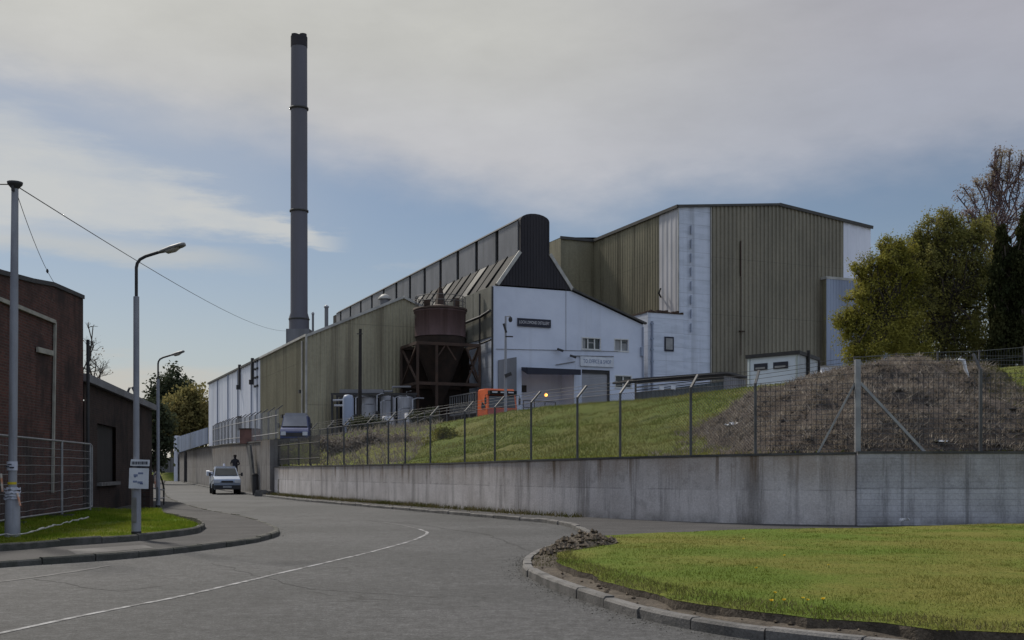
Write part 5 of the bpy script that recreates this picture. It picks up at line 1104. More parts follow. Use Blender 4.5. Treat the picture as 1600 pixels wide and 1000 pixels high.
# ivy-green tops of the brown hedge
# weeds along the wall foot
wp = []
for q in range(5200):
    i = random.randrange(0, 40) if q < 3600 else random.randrange(30, 56); p = WNEAR[i]; a = WNEAR[i+1]; d = (a-p).normalized(); n = Vector((d.y,-d.x,0)); w = abs(random.gauss(0,.28)); wp.append(tuple(p+d*random.random()*(a-p).length+n*w+Vector((0,0,.1))))
wp = np.array(wp); tris('weeds', wp, rng.uniform(.03,.2,len(wp)), .03, 1.2, M['dead_green'])

# ------------------------------------------------------------------ vehicles
def wheel(p, r, w, parent, x=1, rim='galv'):
    ax = Vector((1,0,0)); mb = MB(); c0 = Vector(p); n = 20; prof = [(r*.62,-w/2),(r*.95,-w/2),(r,-w*.3),(r,w*.3),(r*.95,w/2),(r*.62,w/2)]
    vs = [(c0.x+xx, c0.y+rr*math.cos(2*math.pi*q/n), c0.z+rr*math.sin(2*math.pi*q/n)) for rr, xx in prof for q in range(n)]
    mb.add(vs, [(i*n+q, i*n+(q+1)%n, (i+1)*n+(q+1)%n, (i+1)*n+q) for i in range(5) for q in range(n)], 0, True)
    wb = MB(); wb.add([(c0.x, c0.y, c0.z)]+[(c0.x, c0.y, c0.z)], []); o = MB(); 
    rm = MB(); rm.tube([c0-ax*w*.35, c0+ax*w*.35], r*.6, 16)
    t = mb.build('wheel', M['rubber'], parent); rm.build('rim', M[rim], t); return t
def plates(parent, y, z, w=.52, h=.11): return MB().box(-w/2,w/2,y-.02,y,z,z+h).build('number_plate', M['plate'], parent)
# pickup parked by the lane wall, facing the camera
pk = thing('pickup_truck', 'silver pickup truck with a pale load parked facing us by the lane wall', 'pickup', (-17.75,69.0,0), math.radians(18), None, True)
low = [(0,.42),(-.06,.5),(-.08,.78),(-.02,.95),(.12,1.02),(1.15,1.14),(2.75,1.14),(2.8,.76),(4.85,.76),(4.88,.5),(4.6,.4),(.3,.3)]
hw = [.74,.78,.82,.8,.76,.8,.83,.84,.84,.84,.82,.76]
MB().loft(low, hw).build('body', M['silver'], pk)
gh = [(1.1,1.12),(1.78,1.66),(1.95,1.71),(2.6,1.72),(2.78,1.66),(2.86,1.12)]
cabp = MB().loft(gh, [.78,.66,.62,.62,.65,.8]).build('cab', M['silver'], pk)
MB().add([(-.7,1.16,1.18),(.7,1.16,1.18),(.6,1.72,1.635),(-.6,1.72,1.635)], [(0,1,2,3)]).add([(x,y-.03,z+.012) for x,y,z in ((-.7,1.16,1.18),(.7,1.16,1.18),(.6,1.72,1.635),(-.6,1.72,1.635))], [(0,1,2,3)]).build('windscreen', M['glass'], cabp)
for s in (-1,1):
    MB().add([(s*.795,1.3,1.18),(s*.815,2.7,1.18),(s*.665,2.62,1.62),(s*.675,1.85,1.62)], [(0,1,2,3)]).build('side_window', M['glass'], cabp)
    MB().lathe((0,0,0), [(.01,0)], 3) if False else None
    MB().box(s*.62-.17,s*.62+.17,-.1,.04,.72,.9).build('headlight', M['lens'], pk)
    m_ = MB(); m_.bar((s*.82,1.35,1.22), (s*.95,1.3,1.24), .05); m_.bar((s*.98,1.28,1.14), (s*.98,1.28,1.36), .17, .12); m_.build('wing_mirror', M['dark_metal'], pk)
    for y in (.85,3.75): wheel((s*.76,y,.33), .33, .22, pk)
MB().box(-.8,.8,-.14,.02,.34,.58).build('bumper', M['dark_metal'], pk); MB().box(-.36,.36,-.1,-.02,.74,.86).build('grille', M['dark_metal'], pk); plates(pk, -.145, .42); MB().box(-.84,-.79,2.82,4.85,.763,1.12).box(.79,.84,2.82,4.85,.763,1.12).box(-.789,.789,4.8,4.85,.763,1.12).build('bed_side', M['silver'], pk)
MB().box(-.62,.62,1.9,2.7,1.735,1.77).build('roof_rack', M['sign_white'], pk); MB().lathe((-.05,2.3,1.775), [(.07,0),(.07,.12),(.03,.17)], 10).build('beacon', M['paper'], pk)
ld = thing('covered_load', 'pale covered load in the bed of the silver pickup', 'load', (-17.75,69.0,0), math.radians(18), None, True)
mb = MB(); mb.hexa([(-.76,3.0,.77),(.15,3.0,.77),(.15,4.7,.77),(-.76,4.7,.77),(-.98,3.05,1.42),(.1,3.05,1.38),(.08,4.6,1.33),(-.9,4.6,1.45)]); mb.build('cover', M['paper'], ld); MB().bar((-1.0,3.2,1.3),(-.97,4.4,1.35),.2,.3).build('bundle', M['sign_white'], ld)
# blue van in the yard
bv = thing('blue_van', 'dark blue van with a pale windscreen behind the palisade', 'van', (-15.05,76.5,3.1), math.radians(8), None, True)
MB().loft([(0,.4),(-.06,.6),(-.02,1.1),(.15,1.25),(.85,1.42),(1.55,2.2),(1.8,2.3),(5.0,2.32),(5.1,2.1),(5.12,.45),(.3,.32)], [.9,.95,.97,.94,.93,.82,.82,.85,.9,.95,.9]).build('body', M['blue_paint'], bv)
MB().add([(-.86,.86,1.47),(.86,.86,1.47),(.76,1.52,2.2),(-.76,1.52,2.2),(-.86,.83,1.49),(.86,.83,1.49),(.76,1.49,2.22),(-.76,1.49,2.22)], [(0,1,2,3),(4,5,6,7),(0,1,5,4),(1,2,6,5),(2,3,7,6),(3,0,4,7)]).build('windscreen', M['grey_panel'], bv)  # sky reflection painted as flat pale grey instead of glass
MB().box(-.86,.86,.74,.84,1.4,1.462).build('wiper_panel', M['dark'], bv); MB().box(-.75,.75,-.09,-.03,.75,1.0).build('grille', M['dark_metal'], bv); MB().box(-.92,.92,-.14,.02,.35,.62).build('bumper', M['dark_metal'], bv); plates(bv, -.145, .45)
MB().loft([(1.5,2.225),(1.6,2.45),(4.9,2.5),(5.0,2.335)], [.78,.7,.72,.8]).build('pale_roof', M['grey_panel'], bv)
for s in (-1,1):
    MB().box(s*.74-.17,s*.74+.17,-.1,.03,.82,1.08).build('headlight', M['lens'], bv); m_ = MB(); m_.bar((s*.92,1.0,1.5),(s*1.08,.97,1.5),.05); m_.bar((s*1.12,.96,1.36),(s*1.12,.96,1.7),.18,.12); m_.build('wing_mirror', M['dark_metal'], bv)
    for y in (.95,4.1): wheel((s*.86,y,.34), .34, .22, bv)
# orange flatbed lorry in front of the gable building, nose towards us
lp = W(-3.2,-9.6,4.8); lr = thing('orange_lorry', 'orange lorry with a grey slatted trailer before the white gable', 'lorry', tuple(lp), ANG, None, True)
cb_ = MB().loft([(0,.62),(-.05,1.0),(-.05,1.42),(.12,2.75),(.35,2.98),(1.9,3.0),(2.0,2.9),(2.0,.7)], [1.2,1.24,1.24,1.14,1.1,1.12,1.18,1.24]).build('cab', M['orange'], lr)
MB().loft([(-.075,.75),(-.08,1.38),(-.055,1.4),(-.055,.73)], [1.2,1.2,1.2,1.2]).build('front_panel', M['red'], cb_)
MB().add([(-1.1,-.07,1.5),(1.1,-.07,1.5),(1.04,.07,2.46),(-1.04,.07,2.46),(-1.1,-.03,1.5),(1.1,-.03,1.5),(1.04,.11,2.46),(-1.04,.11,2.46)], [(0,1,2,3),(4,5,6,7),(0,1,5,4),(1,2,6,5),(2,3,7,6),(3,0,4,7)]).build('windscreen', M['glass'], cb_)
vs_ = MB().box(-1.12,1.12,-.28,.12,2.5,2.8).build('sun_visor', M['dark'], cb_)
for x in (-.72,-.02,.62): MB().box(x-.22,x+.22,-.3,-.282,2.62,2.72).build('marker_light', M['lens'], vs_)
for s in (-1,1):
    MB().add([(s*1.235,.35,1.5),(s*1.235,1.25,1.5),(s*1.165,1.2,2.35),(s*1.175,.5,2.35)], [(0,1,2,3)]).build('side_window', M['glass'], cb_)
    MB().box(s*.92-.18,s*.92+.18,-.12,-.06,.8,1.0).build('headlight', M['lens'], lr); m_ = MB(); m_.tube([(s*1.15,.1,2.5),(s*1.42,-.1,2.45),(s*1.42,-.1,1.7)], .025, 5); m_.bar((s*1.42,-.12,1.75),(s*1.42,-.12,2.25),.2,.1); m_.build('wing_mirror', M['dark_metal'], lr)
    for y in (1.0,4.2,6.4): wheel((s*1.0,y,.5), .5, .3, lr)
MB().box(-1.2,1.2,-.12,.1,.4,.7).build('bumper', M['grey_paint'], lr); plates(lr, -.125, .5); MB().box(-.45,.45,.25,7.6,.62,.9).build('chassis', M['dark_metal'], lr)
tb = MB(); tb.box(-1.25,1.25,2.25,8.2,1.2,1.32); tbo = tb.build('flatbed', M['grey_panel'], lr)
mb = MB()
for s in (-1,1):
    for q in range(12): y = 2.3+q*.53; mb.box(s*1.22-.03,s*1.22+.03,y,y+.12,1.325,2.75)
    mb.box(s*1.22-.05,s*1.22+.05,2.28,8.2,2.76,2.86); mb.box(s*1.17-.02,s*1.17+.02,2.4,8.1,1.33,2.0)
mb.box(-1.2,1.2,2.26,2.3,1.33,2.85); mb.build('slatted_side', M['timber'], tbo)

# ------------------------------------------------------------------ figure behind the pickup cab
pr = thing('person', 'person in dark clothing standing in the bed behind the pickup cab', 'person', (-18.1,72.36,.765), 0, None, True)
def skin_body(name, joints, edges, m, parent):
    bm = bmesh.new(); lay = bm.verts.layers.skin.verify(); vs = []
    for i, (p, r) in enumerate(joints):
        v = bm.verts.new(p); v[lay].radius = (r, r*.85); v[lay].use_root = (i == 0); vs.append(v)
    for a, b in edges: bm.edges.new((vs[a], vs[b]))
    me = bpy.data.meshes.new(name); bm.to_mesh(me); bm.free(); me.materials.append(m); o = bpy.data.objects.new(name, me); COL.objects.link(o); o.parent = parent; o['org'] = [0,0,0]
    o.modifiers.new('Skin', 'SKIN').use_smooth_shade = True; s = o.modifiers.new('Subdivision', 'SUBSURF'); s.levels = s.render_levels = 2; return o
J = [((0,0,.95),.15),((0,0,1.15),.15),((0,0,1.38),.17),((0,0,1.5),.065),((0,-.02,1.58),.085),((0,-.02,1.68),.095),
     ((.2,0,1.4),.075),((.29,-.02,1.14),.05),((.2,-.24,1.08),.04),((.16,-.33,1.09),.04),((-.2,0,1.4),.075),((-.29,-.02,1.14),.05),((-.2,-.24,1.08),.04),((-.16,-.33,1.09),.04),
     ((.1,0,.88),.1),((.11,-.02,.48),.07),((.12,.02,.09),.05),((.12,-.13,.045),.04),((-.1,0,.88),.1),((-.11,-.02,.48),.07),((-.12,.02,.09),.05),((-.12,-.13,.045),.04)]
E = [(0,1),(1,2),(2,3),(3,4),(4,5),(2,6),(6,7),(7,8),(8,9),(2,10),(10,11),(11,12),(12,13),(0,14),(14,15),(15,16),(16,17),(0,18),(18,19),(19,20),(20,21)]
body = skin_body('body', J, E, M['dark_cloth'], pr)
MB().lathe((0,-.01,1.6), [(.09,.02),(.112,.08),(.1,.14),(.06,.17),(.01,.18)], 14).build('hair', M['hair'], pr)
# ------------------------------------------------------------------ brick buildings on the left
def lineX(y): return interp(y, [10,27,31,34.6], [-11.5,-12.5,-12.98,-13.4])
bd = Vector((-13.4+12.5, 34.6-27, 0)).normalized()
M['brick'] = brick('dark_red_brick', bd, (.115,.048,.038), (.062,.031,.027), (.1,.085,.075), (.04,.028,.026))
M['brick_dark'] = brick('sooty_brick', Vector((-2.9,15,0)).normalized(), (.05,.03,.025), (.032,.022,.02), (.05,.043,.038), (.016,.013,.013))
rt = thing('brick_building', 'dark red brick building with a pale pipe on its wall behind the mesh fence', 'building', (-13.4,34.6,.15))
ys = [8,20,27,29.5,31.4,34.6]; zs = [6.05,6.1,6.28,6.5,6.72,6.85]
mb = MB(); n = len(ys)
vs = [Vector((lineX(y),y,-.1)) for y in ys]+[Vector((lineX(y),y,z)) for y, z in zip(ys, zs)]
mb.add(vs, [(i,i+1,n+i+1,n+i) for i in range(n-1)])
cN = Vector((-13.4,34.6,0)); e2 = Vector((-16,3.0,0)); mb.quad(cN+Vector((0,0,-.1)), cN+e2+Vector((0,0,-.1)), cN+e2+Vector((0,0,6.85)), cN+Vector((0,0,6.85)))
mb.quad(Vector((-11.5,8,-.1)), Vector((-28,8,-.1)), Vector((-28,8,6.05)), Vector((-11.5,8,6.05)))
mb.build('wall', M['brick'], rt)
mb = MB()
for i in range(n-1):
    a = Vector((lineX(ys[i]),ys[i],zs[i])); b = Vector((lineX(ys[i+1]),ys[i+1],zs[i+1])); mb.hexa([a+Vector(v) for v in ((.05,0,.003),(-.35,0,.003))]+[b+Vector(v) for v in ((-.35,0,.003),(.05,0,.003))]+[a+Vector(v) for v in ((.05,0,.12),(-.35,0,.12))]+[b+Vector(v) for v in ((-.35,0,.12),(.05,0,.12))])
mb.build('parapet_coping', M['dark_metal'], rt)
mb = MB(); 
for i in range(n-1):
    a = Vector((lineX(ys[i])-.3,ys[i],zs[i]-.05)); b = Vector((lineX(ys[i+1])-.3,ys[i+1],zs[i+1]-.05)); mb.quad(a, b, b+Vector((-15,2.5,.6)), a+Vector((-15,2.5,.6)))
mb.build('roof', M['slate'], rt)
def onb(px, py, off=.06):                               # a point on the brick wall seen at a photo position
    r = (px-800)/F; y = 27.0
    for _ in range(20): y = lerp(y, lineX(y)/r if r else y, .5)
    return Vector((lineX(y)+off, y, H+(735-py)/F*y))
mb = MB()
for a, b in (((-60,445),(12,474)),((12,474),(83,503)),((83,503),(79,770)),((55,546),(79,552))):
    p, q = onb(*a), onb(*b); mb.bar(p, q, .1 if a[0] != 55 else .14, .06, 0, Vector((1,.1,0)))
mb.build('wall_pipe', M['pale_strip'], rt)
mb = MB(); p = Vector((-13.33,34.75,0)); mb.tube([p+Vector((.02,0,.1)), p+Vector((.02,0,5.6))], .055, 8); mb.build('downpipe', M['dark_metal'], rt)
rt = thing('brick_outbuilding', 'sooty low brick outbuilding with a grey roof edge behind the brick building', 'building', (-14.5,40,.15))
q0, q1 = Vector((-13.6,35.2,0)), Vector((-16.75,51.5,0)); dv = (q1-q0).normalized(); pn = Vector((-dv.y,dv.x,0))
zr = 4.3
def op(px): r = (px-800)/F; t = (q0.x-r*q0.y)/(r*dv.y-dv.x); return t
L = (q1-q0).length; w0, w1_ = op(152), op(181)
mb = MB(); za, zb_ = 2.0, 3.3
def qb(t0, t1, z0, z1, o=0): a = q0+dv*t0-pn*o; b = q0+dv*t1-pn*o; mb.quad(a+Vector((0,0,z0)), b+Vector((0,0,z0)), b+Vector((0,0,z1)), a+Vector((0,0,z1)))
qb(0,w0,-.1,zr); qb(w1_,L,-.1,zr); qb(w0,w1_,-.1,1.1); qb(w0,w1_,3.1,zr); 
a = q1; b = q1+pn*9; mb.quad(a+Vector((0,0,-.1)), b+Vector((0,0,-.1)), b+Vector((0,0,zr+1.2)), a+Vector((0,0,zr)))
mb.build('wall', M['brick_dark'], rt)
mb = MB(); qb(w0,w1_,1.1,3.1,-.12); f = mb.build('window', M['pole_dark'], rt); mb = MB(); a = q0+dv*(w0-.1)-pn*.06; b = q0+dv*(w1_+.1)-pn*.06; mb.bar(a+Vector((0,0,1.03)), b+Vector((0,0,1.03)), .2, .12); mb.build('sill', M['kerb'], f)
mb = MB(); a = q0-dv*.2-pn*.2; b = q1+dv*.2-pn*.2; mb.hexa([a+Vector((0,0,zr)), b+Vector((0,0,zr)), b+pn*9+Vector((0,0,zr+1.3)), a+pn*9+Vector((0,0,zr+1.3)), a+Vector((0,0,zr+.25)), b+Vector((0,0,zr+.25)), b+pn*9+Vector((0,0,zr+1.55)), a+pn*9+Vector((0,0,zr+1.55))]); mb.build('roof', M['grey_panel'], rt)
gp_ = PX(200,622,46); g0 = Vector((gp_.x, 46, zr+.2)); tp = PX(0,608,46).z; mb = MB(); mb.tube([g0, Vector((g0.x,46,tp-.1)), Vector((g0.x+.06,46,tp+.05)), Vector((g0.x+.18,46,tp+.07)), Vector((g0.x+.26,46,tp-.1))], .05, 8); mb.build('vent_pipe', M['dark_metal'], rt)
# concrete post beside the outbuilding
q = G(231,806); q = Vector(((228-800)/F*39.5,39.5,.1)); tag(MB().hexa([q+Vector((x,y,z)) for z in (0,1.25) for x,y in ((-.2,-.2),(.2,-.2),(.2,.2),(-.2,.2))]).build('gate_post', M['brick_dark'], None, tuple(q)), 'dark square post at the end of the verge beside the second lamp', 'post')
# hooped hand barrier near the second lamp
h0 = Vector(((238-800)/F*41,41,.1)); h1 = Vector(((256-800)/F*45,45,.1)); t = thing('hoop_barrier', 'small pale hooped barrier behind the second street lamp', 'barrier', tuple(h0))
d = h1-h0; MB().tube([h0, h0+Vector((0,0,1.0)), h0+d*.12+Vector((0,0,1.25)), h0+d*.45+Vector((0,0,1.38)), h0+d*.8+Vector((0,0,1.05)), h1+Vector((0,0,.7)), h1], .035, 8).build('hoop', M['dark_metal'], t)
mb = MB()
for z in (.35,.75): mb.tube([h0+Vector((0,0,z)), h1+Vector((0,0,z*.8))], .028, 6)
mb.build('rail', M['galv'], t); MB().bar(h0+d*.2+Vector((0,0,.95)), h0+d*.5+Vector((0,0,1.0)), .03, .5).build('panel', M['tape_orange'], t)

# ------------------------------------------------------------------ street lamps and the notice
def lamp(label, loc, hgt, wide):
    t = thing('street_lamp', label, 'street lamp', loc, math.radians(-6), 'street lamps along the lane', True); s = hgt/6.05
    MB().tube([(0,0,0),(0,0,1.3),(0,0,1.5)], [.1*wide,.1*wide,.07*wide], 14).build('base_column', M['grey_paint'], t)
    MB().tube([(0,0,0),(0,0,.16)], [.112*wide,.108*wide], 14).build('base_collar', M['dark_metal'], t)
    MB().tube([(0,0,1.5),(0,0,5.0*s)], [.062,.058], 12).build('shaft', M['grey_paint'], t)
    ah = 5.0*s; MB().tube([(0,0,ah),(0,0,hgt-.45),(.02,0,hgt-.36),(.08,0,hgt-.28),(.2,0,hgt-.22),(.52,0,hgt-.13)], .034, 8).build('arm', M['dark_metal'], t)
    mb = MB(); ax = Vector((.5,0,.135)); p = Vector((.48,0,hgt-.15)); prof = [(0,.05,.05),(.1,.075,.07),(.35,.11,.09),(.62,.11,.085),(.72,.07,.06)]; vs = []
    for x, w, h_ in prof:
        for kq in range(10):
            a = 2*math.pi*kq/10; vs.append(p+ax.normalized()*(x*.78)+Vector((0, w*math.cos(a), h_*.75*max(-.35, math.sin(a)))))
    mb.add(vs, [(i*10+q, i*10+(q+1)%10, (i+1)*10+(q+1)%10, (i+1)*10+q) for i in range(4) for q in range(10)]+[tuple(range(10)), tuple(range(40,50))], 0, True)
    hd = mb.build('lamp_head', M['lamp_grey'], t)
    mb = MB(); vs = []
    for x, w, h_ in ((.18,.06,.02),(.25,.09,.06),(.45,.095,.07),(.58,.06,.025)):
        for kq in range(8):
            a = math.pi+math.pi*kq/7; vs.append(p+ax.normalized()*(x*.78)+Vector((0, w*math.cos(a), h_*math.sin(a)-.02)))
    mb.add(vs, [(i*8+q, i*8+q+1, (i+1)*8+q+1, (i+1)*8+q) for i in range(3) for q in range(7)], 0, True); mb.build('bowl', M['lamp_bowl'], hd)
    MB().box(-.045,.045,-.1*wide-.012,-.05*wide,.35,.85).build('access_door', M['lamp_grey'], t); return t
L1p = G(213,850,.0); lamp('grey street lamp on the verge carrying a white notice', (L1p.x,L1p.y,.1), 5.98, .95)
lamp('grey street lamp farther down the lane near the hooped barrier', ((247-800)/F*42,42.0,.02), 5.98, .8)
y = L1p.y-.13; s0 = lambda px: (px-800)/F*y; z0 = lambda py: H+(735-py)/F*y
ns = thing('notice_sign', 'white notice board strapped to the nearer street lamp', 'sign', (s0(217),y,z0(763)))
def tilt(a, b, z0_, z1_, th=.02, dy=0, sk=.012): return MB().hexa([(a,y+dy,z0_),(b,y+dy,z0_-sk),(b,y+dy+th,z0_-sk),(a,y+dy+th,z0_),(a+.015,y+dy,z1_),(b+.01,y+dy,z1_-sk),(b+.01,y+dy+th,z1_-sk),(a+.015,y+dy+th,z1_)])
hdr = tilt(s0(203.5),s0(233),z0(727.5),z0(717.5)).build('header_board', M['sign_white'], ns); brd = tilt(s0(201),s0(231.5),z0(763),z0(731)).build('board', M['sign_white'], ns)
MB().box(s0(214),s0(219),y+.02,y+.08,z0(760),z0(720)).build('bracket', M['dark_metal'], ns)
mb = MB(); x = s0(206); random.seed(3)
while x < s0(231): w = random.uniform(.012,.03); mb.box(x,x+w,y-.004,y-.001,z0(725.5)-.004,z0(721)); x += w+.01
mb.box(s0(204),s0(232.5),y-.004,y+.015,z0(730.5),z0(728.5)); mb.build('lettering', M['letter_dark'], hdr)
mb = MB()
for xa, xb, ya, yb, c_ in ((209,215,741,744.5,0),(216,224,738,741,0),(208,214,751,754,0),(215,222,752,755.5,0),(219,223,754.5,757,0),(210,213,744,746,0)):
    x = s0(xa)
    while x < s0(xb): mb.box(x,x+.014,y-.004,y-.001,z0(yb),z0(ya)); x += .021
mb.build('lettering', M['letter_blue'], brd)
# steel pole with its notices and tape
P1 = G(19.5,853,0); pp = Vector((P1.x,P1.y,.12)); t = thing('utility_pole', 'tall grey steel pole with a flat cap at the left edge', 'pole', tuple(pp)); zp = lambda py: H+(735-py)/F*P1.y
ux = .05
MB().tube([pp, Vector((pp.x,pp.y,zp(772))), Vector((pp.x,pp.y,zp(768)))], [.145,.14,.085], 16).build('base_sleeve', M['grey_paint'], t)
MB().tube([Vector((pp.x,pp.y,zp(770))), Vector((pp.x+ux*.6,pp.y,zp(500))), Vector((pp.x+ux,pp.y,zp(287)))], [.085,.08,.066], 14).build('shaft', M['grey_paint'], t)
MB().lathe((pp.x+ux,pp.y,zp(287)), [(.05,-.12),(.14,-.02),(.15,.03),(.02,.06)], 16).build('cap', M['dark_metal'], t)
MB().bar((pp.x+ux,pp.y-.09,zp(300)), (pp.x+ux,pp.y-.09,zp(292)), .05, .05).build('cable_clamp', M['dark_metal'], t)
zn_ = zp(735); nt_ = thing('paper_notice', 'white paper notice wrapped round the steel pole above the yellow tape', 'notice', (pp.x,pp.y,zp(740)))
def wrap(z0_, z1_, r, a0, a1, n_=10, wob=.0): 
    m_ = MB(); vs = []
    for i in range(n_+1):
        a = lerp(a0,a1,i/n_); rr = r+wob*random.random(); vs += [(pp.x+rr*math.cos(a), pp.y+rr*math.sin(a), z0_+wob*random.uniform(-1,1)), (pp.x+rr*math.cos(a), pp.y+rr*math.sin(a), z1_+wob*random.uniform(-1,1))]
    return m_.add(vs, [(2*i,2*i+2,2*i+3,2*i+1) for i in range(n_)])
wrap(zp(735), zp(721), .105, math.pi*1.02, math.pi*1.98).build('sheet', M['paper'], nt_); mb = MB()
mb.box(pp.x-.09,pp.x-.02,pp.y-.112,pp.y-.105,zp(730),zp(728)); mb.box(pp.x-.01,pp.x+.08,pp.y-.112,pp.y-.105,zp(731.5),zp(729.5)); mb.box(pp.x-.05,pp.x+.03,pp.y-.112,pp.y-.105,zp(726.5),zp(725)); mb.build('lettering', M['letter_dark'], nt_)
tag(wrap(zp(757), zp(753), .09, math.pi*1.05, math.pi*1.95, 8).build('yellow_tape', M['tape_yellow'], None, (pp.x,pp.y,zp(755))), 'yellow tape band round the steel pole below the paper notice', 'tape')
tt_ = thing('hazard_tape', 'torn white and orange tape tangled round the sleeve top of the steel pole', 'tape', (pp.x,pp.y,zp(770)))
for q in range(4): wrap(zp(780-q*5), zp(777-q*5), .15, math.pi*(.95+.05*q), math.pi*(1.9+.05*q), 12, .02).build('band', M['paper'], tt_)
mb = MB(); mb.bar((pp.x-.15,pp.y-.1,zp(768)), (pp.x-.18,pp.y-.1,zp(740)), .05, .02); mb.bar((pp.x+.14,pp.y-.1,zp(770)), (pp.x+.2,pp.y-.1,zp(790)), .05, .02); mb.build('loose_end', M['tape_orange'], tt_)
# overhead lines
def sag(a, b, s, n=24): return [a.lerp(b, i/n)-Vector((0,0,4*s*(i/n)*(1-i/n))) for i in range(n+1)]
top = Vector((pp.x+ux,pp.y-.05,zp(289))); a = PX(447,517,128.5)
tag(MB().tube(sag(top, a, .75), .011, 5).build('overhead_cable', M['cable'], None, tuple(top)), 'long sagging cable from the steel pole to the chimney base', 'cable')
b = Vector((-13.6,33.2,6.95)); c2 = sag(top, b, .25, 12); t = thing('overhead_cable', 'thin cable from the steel pole down to the brick building roof', 'cable', tuple(top)); MB().tube(c2, .007, 4).build('line', M['cable'], t); MB().lathe(c2[8], [(.01,-.06),(.04,0),(.01,.06)], 8).build('insulator', M['dark_metal'], t)
tag(MB().tube(sag(top, Vector((pp.x-14,pp.y-3,zp(289)+.35)), .3, 12), .012, 4).build('overhead_cable', M['cable'], None, tuple(top)), 'cable leaving the steel pole towards the left edge', 'cable')

# ------------------------------------------------------------------ temporary mesh fence before the brick building
def fencepanel(label, a, b, z0_=.28, h=2.02, gap=.02):
    t = thing('fence_panel', label, 'fence panel', tuple(a), 0, 'temporary mesh fence panels'); d = (b-a).normalized(); a = a+d*gap; b = b-d*gap; L = (b-a).length; fr_ = MB()
    za = a+Vector((0,0,z0_)); ztp = Vector((0,0,h))
    fr_.tube([za-Vector((0,0,.1)), za+ztp], .035, 8); e = b+Vector((0,0,z0_)); fr_.tube([e-Vector((0,0,.1)), e+ztp], .035, 8); fr_.tube([za+ztp, e+ztp], .026, 8); fr_.tube([za+Vector((0,0,.08)), e+Vector((0,0,.08))], .022, 8); fr_.build('frame', M['galv'], t)
    m_ = MB(); nh = 9
    for i in range(1, nh): z = h*i/nh; pts = [a.lerp(b, q/8)+Vector((0,0,z0_+z+.014*math.sin(q*1.9+i*1.3)*(1 if i < 5 else .3))) for q in range(9)]; m_.tube(pts, .0075, 4)
    for i in range(1, int(L/.12)): p = a+d*(.12*i)+Vector((0,0,z0_)); m_.bar(p+Vector((0,0,.08)), p+ztp, .003, .003)
    m_.build('mesh', M['galv'], t)
    for p in (a, b): f_ = MB(); n_ = Vector((-d.y,d.x,0)); f_.bar(p-n_*.3+Vector((0,0,z0_-.05)), p+n_*.3+Vector((0,0,z0_-.05)), .22, .14); f_.build('foot_block', M['kerb_dark'], t)
    return t
fp = [Vector((-11.15,22.6,0)), Vector((-11.75,26.0,0)), Vector((-12.36,30.4,0)), Vector((-12.86,33.75,0)), Vector((-13.66,36.0,0))]
for lab, a, b in (('temporary mesh fence panel at the left edge behind the steel pole', fp[0], fp[1]), ('temporary mesh fence panel between the steel pole and the middle upright', fp[1], fp[2]), ('temporary mesh fence panel ending at the brick building corner', fp[2], fp[3]), ('short returning mesh fence panel behind the brick corner', fp[3], fp[4])): fencepanel(lab, a, b)
pts = smooth_line([G(-60,858,.2),G(0,842,.22),G(30,842,.24),G(60,834,.26),G(95,824,.28),G(138,813,.3)], 40); pts = [p+Vector((.03*random.uniform(-1,1), .05*random.uniform(-1,1), .06+.03*random.random())) for p in pts]
tag(MB().tube(pts, [random.uniform(.008,.028) for _ in pts], 6).build('barrier_tape', M['rope'], None, tuple(pts[0])), 'pale twisted barrier tape lying in the grass along the mesh fence', 'tape')

